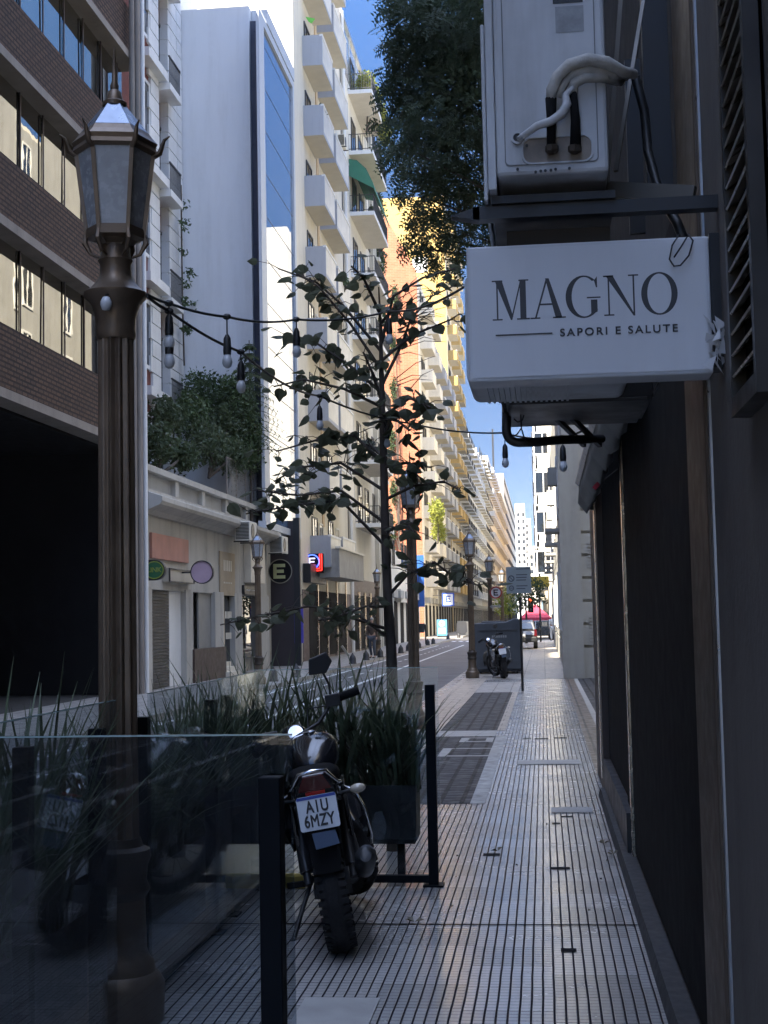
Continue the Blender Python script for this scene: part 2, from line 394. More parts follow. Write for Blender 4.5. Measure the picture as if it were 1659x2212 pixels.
M['gutter'] = mat('wet_gutter', (.20, .21, .22), .28, var=.3, scale=1.2)
def sheet(name, x0, x1, y0, y1, z, m):
    return struct(name, MB().add([(x0, y0, z), (x1, y0, z), (x1, y1, z), (x0, y1, z)], [(0, 1, 2, 3)]), m, fix=False)
sheet('ground', -420, 420, -220, 1000, -.16, M['concrete'])
struct('road', MB().add([(-7.3, -40, -.124), (-2.28, -40, -.124), (-2.28, 106, -.124), (-7.3, 113, -.124)], [(0, 1, 2, 3)]), MA, fix=False)
struct('crossing_road', MB().add([(-90, 131, -.128), (-10.6, 117, -.128), (1.5, 100, -.128), (90, 100, -.128), (90, 112, -.128), (1.5, 112, -.128), (-10.6, 129, -.128), (-90, 143, -.128)], [(0, 1, 6, 7), (1, 2, 5, 6), (2, 3, 4, 5)]), MA, fix=False)
sheet('far_road', -7.3, -1.5, 113, 900, -.124, MA)
KX = -2.28
struct('sidewalk', MB().box(KX, 6, -30, 100, -.158, 0), MT)
struct('left_sidewalk', MB().box(-10.6, -7.3, -30, 116.5, -.158, 0), MLT)
struct('far_sidewalk', MB().box(-1.5, 6, 112.5, 900, -.158, 0), MSL)
struct('far_left_sidewalk', MB().box(-11.4, -7.3, 129, 900, -.158, 0), MLT)
sheet('gutter', KX - .42, KX - .004, -30, 94, -.118, M['gutter'])
sheet('left_gutter', -7.296, -7.05, -30, 94, -.118, M['gutter'])
sheet('lane_line', -5.34, -5.20, -20, 94, -.114, M['paint'])
sheet('kerb_line', -7.02, -6.90, -20, 94, -.114, M['paint'])
d = MB()
for i in range(40):
    y = -10 + i * 2.6; d.add([(-6.2, y, -.114), (-6.1, y, -.114), (-6.1, y + 1.1, -.114), (-6.2, y + 1.1, -.114)], [(0, 1, 2, 3)])
struct('lane_dashes', d, M['paint'], fix=False)
d = MB()
for i in range(9):
    x = -7 + i * .55; d.add([(x, 102 - x * .8, -.114), (x + .3, 101.8 - x * .8, -.114), (x + .3, 104.8 - x * .8, -.114), (x, 105 - x * .8, -.114)], [(0, 1, 2, 3)])
struct('zebra_crossing', d, M['paint'], fix=False)
sheet('road_mark', -4.2, -3.0, 36.4, 36.75, -.114, M['paint'])
sheet('granite_border', KX, -1.6, 13.2, 99, .004, MG)
sheet('granite_edge', KX, KX + .22, -30, 13.19, .004, MG)
sheet('sett_bed', -1.6, -.72, 13.2, 20.6, .004, MP)
sheet('upper_sett_bed', -1.6, -.74, 21.6, 32.4, .004, MP)
sheet('cement_strip', -1.6, -.74, 20.6, 21.6, .004, M['patch'])
sheet('white_edge', -.72, -.58, 13.2, 20.6, .004, M['wornwhite'])
sheet('stone_edge', -.74, -.62, 21.6, 32.4, .004, MG)
sheet('brown_stone_border', .52, .76, 15.6, 39, .004, MS)
sheet('pale_border', .76, .86, 15.6, 39, .004, M['patch'])
sheet('mosaic_strip', .86, 1.9, 15.6, 39, .004, MP)
sheet('upper_sidewalk', -1.6, 1.2, 39, 99.5, .004, MSL)
sheet('tactile_strip', -1.6, -.62, 32.4, 37.5, .004, MLT)
M['lid'] = mat('steel_lid', (.30, .29, .28), .45, metal=.2, var=.25, scale=9, bmp=.3, bscale=120)
for i, (x0, x1, y0, y1) in enumerate([(-1.35, -.62, 17.6, 18.7), (-1.2, -.74, 19.6, 20.3), (-.35, .38, 16.6, 17.1), (.02, .38, 12.55, 12.9), (-1.12, -.78, 3.2, 6.5)]):
    sheet('cement_patch', x0, x1, y0, y1, .008, M['patch'])
    if i in (0, 1): sheet('inspection_cover', x0 + .12, x1 - .1, y0 + .12, y1 - .12, .012, MP)
for x0, x1, y0, y1 in [(-.17, .02, 20.0, 20.15), (.1, .28, 20.1, 20.25), (-.48, -.36, 10.35, 10.45), (.0, .13, 9.8, 9.88), (.02, .09, 11.9, 11.97), (.04, .12, 7.42, 7.5), (-.34, -.22, 20.1, 20.2), (.1, .2, 12.3, 12.36)]:
    sheet('broken_tile', x0, x1, y0, y1, .004, M['blackmatte'])
sheet('expansion_joint', KX + .22, .5, 8.05, 8.075, .004, M['blackmatte'])

# ================================================================== LEFT SIDE OF THE STREET
XF = -10.0
def win_proto(w, h, fw=.06, mull=1, mf=None, mp=None, name='window', sub='pane', dep=.05):
    # local: wall plane x=0 facing +x, y across, z up; origin at bottom centre
    f = MB(); hw = w / 2
    f.box(0, dep, -hw, -hw + fw, 0, h).box(0, dep, hw - fw, hw, 0, h).box(0, dep, -hw + fw, hw - fw, 0, fw).box(0, dep, -hw + fw, hw - fw, h - fw, h)
    for i in range(mull): y = -hw + w * (i + 1) / (mull + 1); f.box(0, dep * .8, y - fw * .4, y + fw * .4, fw, h - fw)
    o = f.build(name, mf or M['white']); p = MB().box(.003, dep * .4, -hw + fw, hw - fw, fw, h - fw).build(sub, mp or M['win']); p.parent = o
    return o
PROTOS = []
def proto(o): PROTOS.append(o); return o
def kill(o):
    for c in list(o.children): kill(c)
    bpy.data.objects.remove(o)

# ---- brick building with the open garage
YB = YX(300)
bb = thing('brick_building', 'long dark brown brick building with mirror window bands above a black open garage', 'building', (XF, 20, 0))
MBR = brick('brown_brick', (.115, .068, .046), (.072, .045, .034), (.018, .015, .014), 'YZ', .30, .10, .022)
MBRX = brick('brown_brick_end', (.115, .062, .048), (.075, .042, .036), (.055, .048, .044), 'XZ', .24, .085, .016)
MB().box(-28, XF - .42, -22, YB - .02, 6.05, 33).build('core', MBRX, bb)
wl = MB(); lp = MB(); k = 0
for i in range(9):
    z = 6.17 + 3.28 * i
    wl.box(XF - .41, XF, -22, YB, z, z + 1.26); lp.box(XF - .40, XF + .09, -22, YB + .003, z - .19, z - .003)
wl.build('brick_band', MBR, bb); lp.build('concrete_lip', M['lip'], bb)
MM = mat('dark_mullion', (.05, .03, .03), .5)
for i in range(9):
    z0 = 6.17 + 3.28 * i + 1.26; z1 = 6.17 + 3.28 * (i + 1) - .19
    g = MB().box(XF - .40, XF - .37, -22, YB - .01, z0, z1).build('window_band', M['winb'], bb); pn_ = MB()
    mu = MB(); y = YX(20) - 1.34 * 34
    while y < YB:
        a_, b_, c_, d_ = (random.gauss(0, .007) for _ in range(4)); e_ = min(y + 1.32, YB - .02)
        pn_.add([(XF - .325 + a_, y + .02, z0), (XF - .325 + b_, e_, z0), (XF - .325 + b_ + c_, e_, z1), (XF - .325 + a_ + c_, y + .02, z1)], [(0, 1, 2, 3)])
        mu.box(XF - .299, XF - .275, y - .022, y + .022, z0 + .002, z1 - .002); y += 1.34
    mu.build('mullion', MM, g); pn_.build('pane', M['winb'], g, fix=False)
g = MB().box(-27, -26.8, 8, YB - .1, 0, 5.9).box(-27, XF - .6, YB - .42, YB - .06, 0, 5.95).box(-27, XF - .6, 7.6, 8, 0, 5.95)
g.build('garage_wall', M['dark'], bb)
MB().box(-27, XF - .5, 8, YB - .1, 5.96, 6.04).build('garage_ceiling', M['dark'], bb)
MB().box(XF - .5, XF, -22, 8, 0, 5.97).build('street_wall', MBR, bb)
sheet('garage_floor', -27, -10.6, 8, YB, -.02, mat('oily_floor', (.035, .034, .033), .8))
for i, x in enumerate((279, 290, 302)):
    y = YX(x); tag(MB().tube([(XF + .16, y, 0), (XF + .16, y, 31)], .07 if i != 1 else .09, 8).build('drainpipe', M['lip'] if i < 2 else M['white'], smooth=60),
        ['beige drainpipe on the brick building, nearest to the garage', 'thick beige drainpipe at the middle of three by the brick building', 'white drainpipe at the corner of the white shop'][i], 'pipe')

# ---- one-storey white shop
Y0, Y1 = YX(306), YX(578)
SH = at(318, 1005, X=XF).z
sh = thing('corner_shop', 'low white one-storey shop with pink signs, pilasters and a balustraded roof edge', 'building', (XF, 41, 0))
Mw = mat('shop_plaster', (.44, .42, .375), .8, var=.14, scale=.6, stain=.6)
def zx(x, y): return at(x, y, X=XF).z
zc1 = zx(320, 1108); zc0 = zx(320, 1058)
pil = MB()
for xa, xb in ((306, 324), (398, 413), (461, 480), (504, 520), (560, 578)): pil.box(XF - .5, XF + .06, YX(xa), YX(xb), 0, zc1 - 1.9)
each(pil, 'pilaster', Mw, sh)
wl = MB().box(XF - .55, XF, Y0, Y1, zc1 - 1.95, zc1)
for xa, xb, zb in ((324, 398, 3.55), (413, 461, 3.0), (480, 504, 3.0), (520, 560, 3.9)): wl.box(XF - .5, XF - .01, YX(xa), YX(xb), zb, zc1 - 1.951)
wl.box(XF - .5, XF - .3, YX(324), YX(560), 0, 3.9)
wl.box(-22, XF - 1.5, Y0, Y1, 0, SH - .9)
wl.build('wall', Mw, sh)
MB().prism([(0, 0), (.10, 0), (.22, .10), (.50, .22), (.55, .30), (.55, .42), (.3, .5), (0, .62)], (XF, Y0, zc1 - .05), (1, 0, 0), (0, 0, 1), (0, Y1 - Y0, 0)).build('cornice', Mw, sh)
bal = MB().box(XF - .3, XF + .12, Y0, Y1, SH - .16, SH).box(XF - .3, XF + .05, Y0, Y1, zc1 + .5, zc1 + .62)
yy = Y0 + .1
while yy < Y1: bal.box(XF - .28, XF + .06, yy, yy + .34, zc1 + .62, SH - .161); yy += 3.1
bal.build('balustrade', Mw, sh)
MB().box(XF - .2, XF - .08, Y0, Y1, zc1 + .62, SH - .17).build('balustrade_panel', M['grey_render'], sh)
MB().box(XF - 1.4, XF - .3, Y0, Y1, SH - 1.0, SH - .9).build('roof', M['concrete'], sh)
sl_ = MB(); z = .02
while z < 3.5: sl_.box(XF - .14, XF - .09, YX(324), YX(372), z, z + .075); z += .085
sl_.build('roller_shutter', M['shutter'], sh)
MB().box(XF - .2, XF - .1, YX(373), YX(398), 0, 3.55).build('side_panel', M['white'], sh)
arch = [(-.5, 0), (.5, 0), (.5, .85)] + [(.5 * cos(t), .85 + .15 * sin(t)) for t in [pi * i / 8 for i in range(1, 8)]] + [(-.5, .85)]
ya, yb = YX(434), YX(473)
MB().prism([(a * (yb - ya), b * 3.0) for a, b in arch], (XF - .12, (ya + yb) / 2, 0), (0, 1, 0), (0, 0, 1), (.05, 0, 0)).build('arched_door', mat('door_grey', (.22, .22, .21), .6), sh)
MB().box(XF - .3, XF + .12, YX(411), YX(480), 0, .95).build('plinth', mat('brown_plinth', (.055, .034, .028), .6), sh)
MB().box(XF - .16, XF - .12, YX(480), YX(504), 0, 3.0).build('doorway', M['shopwin'], sh)
MB().box(XF - .16, XF - .12, YX(520), YX(560), .5, 3.9).build('shop_window', M['shopwin'], sh)
st = MB()
for i in range(4): st.box(XF - .35, XF + .25 - i * .14, YX(478), YX(500), i * .15, (i + 1) * .15)
each(st, 'step', M['cream'], sh)

def flat_sign(name, label, xa, ya_, xb, yb_, m, d=.08, X0=XF, group=None):
    # a board on the street facade; corners from sight lines on the facade plane
    a = at(xa, ya_, X=X0); b = at(xb, yb_, X=X0); t = thing(name, label, 'sign', (X0, (a.y + b.y) / 2, min(a.z, b.z)), group)
    MB().box(X0 + .003, X0 + d, a.y, b.y, b.z, a.z).build('board', m, t, bevel=.01); return t, a, b
t, a, b = flat_sign('shop_sign', 'faded pink square board sign on the white shop', 322, 1150, 402, 1217, mat('pink_board', (.42, .20, .15), .7, var=.2, stain=.2))
t, a, b = flat_sign('shop_sign', 'long beige light box sign under the faded pink board', 350, 1227, 406, 1262, mat('beige_box', (.42, .38, .30), .6), .18)
MB().ring([(0, 0), (1, 0), (1, 1), (0, 1)], [(.03, .08), (.97, .08), (.97, .92), (.03, .92)], (XF + .18, a.y, b.z), (0, b.y - a.y, 0), (0, 0, a.z - b.z), (.03, 0, 0)).build('rim', M['black'], t)
t, a, b = flat_sign('shop_banner', 'tan cloth banner over the shop doorway beside the round pink sign', 472, 1190, 505, 1288, mat('tan_banner', (.36, .29, .20), .8), .05)
text('lettering', 'GRAZIA', .5, M['paint'], t, (XF + .055, (a.y + b.y) / 2, a.z - .5), (0, 1, 0), (0, 0, 1)) if False else None
lt = MB()
for i, (h, wd) in enumerate(((.34, .9), (.05, .9), (.22, .7), (.2, .6))):
    z = a.z - (.6, 1.0, 2.1, 2.75)[i]
    for q in range(5): lt.box(XF + .05, XF + .056, (a.y + b.y) / 2 + (q - 2.4) * wd * .28, (a.y + b.y) / 2 + (q - 2.4) * wd * .28 + wd * .17, z, z + h)
lt.build('lettering', M['cream'], t)
t, a, b = flat_sign('shop_sign', 'pale cream light box sign high on the last bay of the white shop', 526, 1165, 558, 1262, mat('cream_box', (.62, .56, .45), .6), .25)
t, a, b = flat_sign('shop_sign', 'black name board with white brush letters under the cream light box', 522, 1264, 558, 1287, M['black'], .1)
lt = MB()
for i in range(9):
    y = a.y + .3 + (b.y - a.y - .6) * i / 8; lt.bar((XF + .104, y, b.z + .15), (XF + .104, y + random.uniform(-.25, .25), a.z - .15), .01, .09, (1, 0, 0))
lt.build('lettering', M['white'], t)
t, a, b = flat_sign('lit_panel', 'violet lit strip behind the shop window of the last bay', 522, 1302, 552, 1318, emit('violet_glow', (.10, .07, .55), .2), .04, XF - .3)
# round pink blade sign
p = at(437, 1236, X=XF + .75)
t = thing('round_sign', 'round lilac pink disc sign on a short bracket by the arched door', 'sign', (p.x, p.y, p.z))
MB().prism(circ(.30, 32), (p.x, p.y - .05, p.z), (1, 0, 0), (0, 0, 1), (0, .1, 0)).build('disc', mat('lilac', (.45, .33, .40), .5), t)
MB().ring(circ(.32, 32), circ(.295, 32), (p.x, p.y - .07, p.z), (1, 0, 0), (0, 0, 1), (0, .14, 0)).build('rim', M['black'], t)
MB().bar((XF, p.y, p.z), (p.x - .31, p.y, p.z), .04).build('bracket', M['black'], t)
# green oval blade sign
p = at(347, 1232, X=XF + .42); py = YX(309) + .1
t = thing('oval_sign', 'dark box sign with a green and yellow oval by the drainpipes', 'sign', (XF, py, p.z))
q0 = at(310, 1232, Y=py); q1 = at(356, 1232, Y=py); hz = .26
MB().prism([(q0.x, -hz), (q1.x - .26, -hz)] + [(q1.x - .26 + .26 * cos(a_), hz * sin(a_)) for a_ in [-pi / 2 + pi * i / 12 for i in range(1, 12)]] + [(q1.x - .26, hz), (q0.x, hz)], (0, py, q0.z), (1, 0, 0), (0, 0, 1), (0, .16, 0)).build('box', M['black'], t)
oc = q1.x - .27
MB().prism(circ(.22, 28, rx=.235), (oc, py - .012, q0.z), (1, 0, 0), (0, 0, 1), (0, .011, 0)).build('oval', mat('deep_green', (.02, .12, .05), .4), t)
MB().ring(circ(.225, 28, rx=.245), circ(.20, 28, rx=.22), (oc, py - .018, q0.z), (1, 0, 0), (0, 0, 1), (0, .008, 0)).build('oval_rim', mat('lime', (.25, .30, .04), .4), t)
text('lettering', 'LINK', .17, mat('lime', (0, 0, 0)), t, (oc, py - .018, q0.z), (1, 0, 0), (0, 0, 1), .006, bold=.003)
# two air conditioners on the shop front
def ac_small(label, xa, ya_, xb, yb_, X0, w=.9):
    a = at(xa, ya_, X=X0); h = .62
    t = thing('air_conditioner', label, 'air conditioner', (X0, a.y, a.z), 'air conditioners on the left facades')
    MB().box(X0 + .06, X0 + .06 + w * .42, a.y, a.y + w, a.z - h, a.z).build('case', M['cream2'], t, bevel=.02)
    MB().prism(circ(.24, 24), (X0 + .06 + w * .42, a.y + w * .38, a.z - h / 2), (0, 1, 0), (0, 0, 1), (.015, 0, 0)).build('fan_grille', M['black'], t)
    s = MB()
    for i in range(12): s.box(X0 + .09, X0 + w * .42 + .03, a.y - .012, a.y - .002, a.z - h + .05 + i * .045, a.z - h + .075 + i * .045)
    s.build('side_louvre', M['black'], t)
    MB().bar((X0, a.y + .1, a.z - h - .02), (X0 + .5, a.y + .1, a.z - h - .02), .04).bar((X0, a.y + w - .1, a.z - h - .02), (X0 + .5, a.y + w - .1, a.z - h - .02), .04).build('bracket', M['black'], t)
    return t
acp = ac_small('air conditioner with dark louvred side above the white shop doorway', 503, 1126, 530, 1180, XF + .3, 1.15)
ac_small('air conditioner right of the shop roof end, beside the far street lamp', 578, 1158, 604, 1200, XF + .1, 1.15)
tag(MB().tube([at(x, y, X=XF + .06) for x, y in ((306, 1075), (325, 1090), (350, 1097), (375, 1094), (395, 1088))], .02, 6).build('loose_cable', M['black'], smooth=180), 'thin black cable sagging under the cornice of the white shop', 'cable')

# ---- roof garden on the shop: shrubs, creeper, wire fence
def bush(name, label, blobs, count, size, m, group='shrubs of the shop roof garden', stem=None, **k):
    c = blobs[0][0]; zb = min(b[0][2] - b[1][2] for b in blobs)
    t = thing(name, label, 'plant', (c[0], c[1], zb), group); f = MB()
    for cen, rad in blobs:
        leafcloud(f, cen, rad, int(count / len(blobs)), size, **k)
    f.build('foliage', m, t, fix=False)
    s = MB()
    for cen, rad in blobs: s.tube([(c[0], c[1], zb - .1), ((c[0] + cen[0]) / 2 + .1, (c[1] + cen[1]) / 2, (zb + cen[2]) / 2), cen], [.05, .04, .02], 6)
    s.build('stem', M['bark'], t); return t
zr = SH - .9
def ub(x, y, X, r): p = at(x, y, X=X); return ((p.x, p.y, p.z), r)
def uy(x, y, Y, r): p = at(x, y, Y=Y); return ((p.x, p.y, p.z), r)
bush('shrub', 'dark flowering shrub at the left end of the shop roof', [ub(340, 960, -10.6, (.6, 1.3, .8)), ub(360, 900, -10.9, (.6, 1.2, .7)), ub(395, 985, -10.5, (.5, 1.3, .6))], 2600, .17, M['leaf_dark'])
bush('shrub', 'tall bright green creeper mound below the white wall', [ub(440, 850, -11.8, (1.0, 1.6, 1.0)), ub(410, 900, -11.4, (.8, 1.4, 1.0)), ub(480, 900, -11.2, (.9, 1.6, 1.2)), ub(440, 820, -12.2, (1.2, 1.2, .7))], 4600, .16, M['leaf_bush'])
bush('shrub', 'broad dark shrub in the middle of the shop roof', [ub(450, 960, -10.6, (.7, 1.8, .9)), uy(500, 985, 46.5, (.6, 1.4, .8)), uy(490, 930, 47.5, (.7, 1.2, 1.1))], 3300, .16, M['leaf_dark'])
bush('shrub', 'hazy green shrub at the far end of the shop roof', [uy(520, 900, 48.3, (.7, 1.2, 1.3)), uy(535, 985, 48.3, (.55, 1.3, .8)), uy(505, 850, 48.4, (.8, 1.1, .9)), uy(545, 940, 48.6, (.45, 1.0, 1.0))], 4200, .15, M['leaf_bush'])
# creeper hanging at the corner of the white wall
vine = thing('creeper', 'thin creeper hanging down the corner of the white wall', 'plant', tuple(at(392, 770, X=-12.6)))
vm = MB(); pts = [at(x, y, X=-12.45) for x, y in ((391, 400), (392, 480), (393, 560), (394, 640), (396, 720), (398, 790))]
MB().tube(pts, .03, 6).build('stem', M['bark'], vine)
for x, y, n in ((398, 490, 26), (402, 480, 20), (396, 545, 20), (410, 585, 40), (402, 610, 30), (398, 650, 30), (425, 640, 40), (420, 660, 40), (440, 690, 40), (405, 710, 60), (425, 740, 70), (400, 440, 16)):
    q = at(x, y, X=-12.3); leafcloud(vm, q, (.2, .35, .28), n, .17, hang=.8)
vm.build('foliage', M['leaf_bush'], vine, fix=False)
# young conifer on the roof
cf = thing('conifer', 'small dark conifer with drooping tiers at the end of the shop roof', 'tree', (at(540, 900, Y=48.6).x, 48.6, zr))
top = at(538, 735, Y=48.6); base = V((top.x, top.y, zr)); cm = MB()
MB().tube([base, top], [.06, .015], 6).build('trunk', M['bark'], cf)
for i in range(11):
    z = top.z - .15 - i * .32; l = .25 + i * .13
    for k in range(7):
        a_ = k * 2 * pi / 7 + i; tip = V((top.x + l * cos(a_), top.y + l * sin(a_), z - l * .45)); o = V((top.x, top.y, z)); mid = (o + tip) / 2 + V((0, 0, .06))
        cm.tube([o, mid, tip], [.012, .012, .004], 4)
        for q in range(14):
            u = (q + 1) / 14; c = o.lerp(tip, u); dd = V((-sin(a_), cos(a_), -.5)) * (1 if q % 2 else -1); dd.z = -.5
            cm.add([c, c + dd * .13 + V((0, 0, .02)), c + dd * .16 - V((0, 0, .05))], [(0, 1, 2)])
cm.build('foliage', M['leaf_dark'], cf, fix=False)
wf = thing('wire_fence', 'rusty chain link fence at the far end of the shop roof', 'fence', (XF - .1, YX(530), SH))
ya, yb = YX(500), YX(575); ft = MB(); fm = MB()
for i in range(5): y = ya + (yb - ya) * i / 4; ft.tube([(XF - .1, y, SH), (XF - .1, y, SH + 1.3)], .025, 6)
ft.tube([(XF - .1, ya, SH + 1.3), (XF - .1, yb, SH + 1.3)], .02, 6); ft.build('post', M['lip'], wf)
i = ya
while i < yb:
    fm.bar((XF - .1, i, SH), (XF - .1, min(yb, i + 1.3), SH + 1.3 * min(1, (yb - i) / 1.3)), .008); fm.bar((XF - .1, i, SH + 1.3), (XF - .1, min(yb, i + 1.3), SH + 1.3 - 1.3 * min(1, (yb - i) / 1.3)), .008); i += .16
fm.build('mesh', M['alu'], wf)

# ---- set back red brick building with white quoins
XQ = -12.75
qb = thing('quoin_building', 'red brick building with white quoins and ledges behind the shop roof', 'building', (XQ, 43, 0))
MQ = brick('red_brick', (.20, .055, .04), (.15, .045, .035), (.10, .07, .06), 'YZ', .24, .075, .01)
qy = lambda x: YX(x, XQ)
ye = 49.75; ymid = qy(347); yr = qy(368)
MB().box(-26, XQ, YB + .01, ymid, 0, 31).box(-26, XQ - .22, ymid, yr, 0, 31).build('wall', MQ, qb)
MB().box(-26, XQ - .003, yr, ye, 0, 31).build('end_wall', M['white'], qb)
qm = MB(); z = 5.; i = 0
while z < 30:
    qm.box(XQ - .2, XQ + .09, ymid - (1.25 if i % 2 else 1.0), ymid + .02, z, z + .52); qm.box(XQ - .2, XQ + .09, yr - .02, yr + (1.15 if i % 2 else 1.25), z, z + .52)
    qm.box(XQ - .2, XQ + .09, ye - .7, ye, z, z + .52); z += .56; i += 1
qm.build('quoin', M['white'], qb)
led = MB(); z0 = zx(345, 200)
zq = at(347, 202, X=XQ).z
wp = win_proto(1.3, 2.3, .12, 1, M['white'], M['win']); wd = win_proto(1.5, 2.6, .1, 1, M['rail'], M['win'])
for i in range(-6, 4):
    z = zq + i * 3.75
    if z < 5: continue
    led.box(XQ - .1, XQ + .40, qy(305), ymid + .05, z + .2, z + .5); led.box(XQ - .2, XQ + .5, ymid - .05, yr + .3, z - .1, z + .14)
    inst(wp, qb, (XQ, qy(318), z + 1.2)); inst(wd, qb, (XQ - .22, (ymid + yr) / 2, z + .16))
    r = MB().bar((XQ + .45, ymid, z + 1.1), (XQ + .45, yr + .25, z + 1.1), .05)
    yy = ymid + .05
    while yy < yr + .25: r.bar((XQ + .45, yy, z + .15), (XQ + .45, yy, z + 1.1), .022); yy += .14
    r.build('balcony_railing', M['rail'], qb)
each(led, 'ledge', M['white'], qb); kill(wp); kill(wd)

# ---- white building with a blue curtain wall
XG = -9.62; YW = 49.8; xw = at(545, 600, Y=YW).x; YG1 = YX(650, XG)
wb = thing('mirror_glass_building', 'plain white building with blank side wall and blue mirror glass front', 'building', (XF, 54, 0))
HW = at(470, 17, Y=YW).z; zb = at(600, 1135, X=XG).z
MB().box(-26, xw, YW, YG1 + .4, zb - .2, HW).box(-26, -11.62, YW, YG1 + .4, 0, zb - .201).build('wall', M['render_white'], wb)
MB().box(-26, -13.6, YW + .3, YG1, HW, HW + 4).build('added_shade_block', M['render_white'], wb)  # unseen rear block, added to keep the street below in shade
Mn = mat('navy_recess_shade', (.05, .06, .09), .35); Mfr = mat('pale_frame', (.50, .53, .57), .5, var=.05)
zb = at(600, 1135, X=XG).z
MB().box(xw - .02, XG - .06, YW + .2, YG1 + .3, zb, HW - .5).build('recess_shade_panel', Mn, wb)  # shadowed recess built as a navy panel, its shade put into the colour
pz = at(590, 78, X=XG).z
f = MB().box(XG - .05, XG + .06, YX(573, XG), YX(584, XG), zb, HW - .55).box(XG - .2, XG + .06, YG1 - .35, YG1, zb, HW - .55).box(XG - .5, XG + .08, YW + .45, YG1, HW - .5, HW + .02).box(XG - .2, XG + .06, YX(584, XG), YG1 - .35, HW - .85, HW - .55).box(XG - .2, XG + .08, YX(573, XG), YG1, zb - .25, zb)
f.build('frame', Mfr, wb)
MB().box(XG - .2, XG - .02, YX(584, XG), YG1 - .35, zb, HW - .85).build('curtain_wall', M['curtain'], wb)
f = MB(); z = zb + 1.6
while z < HW - 1: f.box(XG - .021, XG - .012, YX(584, XG), YG1 - .35, z, z + .025); z += 1.6
f.build('glass_joint', M['black'], wb)
MB().box(-11.6, -11.2, YW + .2, YG1, 0, zb - .25).build('ground_floor', mat('plum_panel', (.05, .028, .034), .6), wb)
MB().tube([(-9.93, YG1 + .9, zb), (-9.93, YG1 + .9, HW)], .08, 8).build('downpipe', M['white'], wb, smooth=60)
# dark splayed garage panel with the E disc
pyy = 53.6; a = at(587, 1437, Y=pyy); b = at(652, 1437, Y=pyy); pz1 = at(620, 1125, Y=pyy).z
pn = thing('garage_panel', 'tall dark plum panel facing up the street, with parking sign', 'panel', ((a.x + b.x) / 2, pyy, 0))
MB().box(a.x, b.x - .25, pyy, pyy + .12, 0, pz1).build('board', mat('plum_board', (.045, .034, .036), .55, var=.15), pn)
MB().box(b.x - .24, b.x, pyy - .1, pyy + .15, 0, pz1 + .1).build('edge_post', M['black'], pn)
MB().box(a.x + .9, a.x + 1.25, pyy - .03, pyy - .002, .85, 2.2).build('violet_poster', mat('violet', (.10, .08, .45), .5), pn)
c = at(605, 1234, Y=pyy - .03)
t = thing('parking_sign', 'round dark sign with a big pale yellow letter E on the plum panel', 'sign', tuple(c))
def letterE(mb, c, h, wd, th, A, D):
    A = V(A); c = V(c); Z = V((0, 0, 1))
    for u0, u1, v0, v1 in ((-.5, -.5 + th, -.5, .5), (-.5 + th, .5, .5 - th * wd / h, .5), (-.5 + th, .5, -.5, -.5 + th * wd / h), (-.5 + th, .38, -th * wd / h / 2, th * wd / h / 2)):
        mb.prism([(u0 * wd, v0 * h), (u1 * wd, v0 * h), (u1 * wd, v1 * h), (u0 * wd, v1 * h)], c, A, Z, D)
    return mb
MB().prism(circ(.46, 40), c, (1, 0, 0), (0, 0, 1), (0, .02, 0)).build('disc', M['blackmatte'], t)
MB().ring(circ(.47, 40), circ(.435, 40), c + V((0, -.015, 0)), (1, 0, 0), (0, 0, 1), (0, .03, 0)).build('rim', mat('pale_brass', (.35, .33, .24), .5), t)
letterE(MB(), c + V((-.03, -.02, 0)), .56, .46, .27, (1, 0, 0), (0, .018, 0)).build('letter', mat('pale_yellow', (.58, .60, .30), .6), t)
# neon E sign
pyn = 60.5; c = at(678, 1217, Y=pyn)
t = thing('neon_sign', 'lit neon parking sign, blue ring with white E and red corner', 'sign', tuple(c))
MB().box(c.x - .42, c.x + .42, pyn, pyn + .1, c.z - .42, c.z + .42).build('back_box', M['blackmatte'], t)
cc = c + V((-.07, -.04, .07)); nb = MB()
nb.tube([cc + V((.30 * cos(q), 0, .30 * sin(q))) for q in [2 * pi * i / 32 for i in range(33)]], .022, 6); nb.build('blue_tube', emit('neon_blue', (.05, .10, 1), .55), t, smooth=180)
nr = MB()
for o in (0, .085): nr.tube([c + V((.26 + o, -.04, .40)), c + V((.26 + o, -.04, -.22 - o)), c + V((-.40, -.04, -.27 - o))], .024, 6)
nr.build('red_tube', emit('neon_red', (1, .03, .02), .45), t, smooth=180)
letterE(MB(), cc + V((0, -.01, 0)), .34, .27, .2, (1, 0, 0), (0, .02, 0)).build('letter', emit('neon_white', (.8, .75, 1), .16), t)
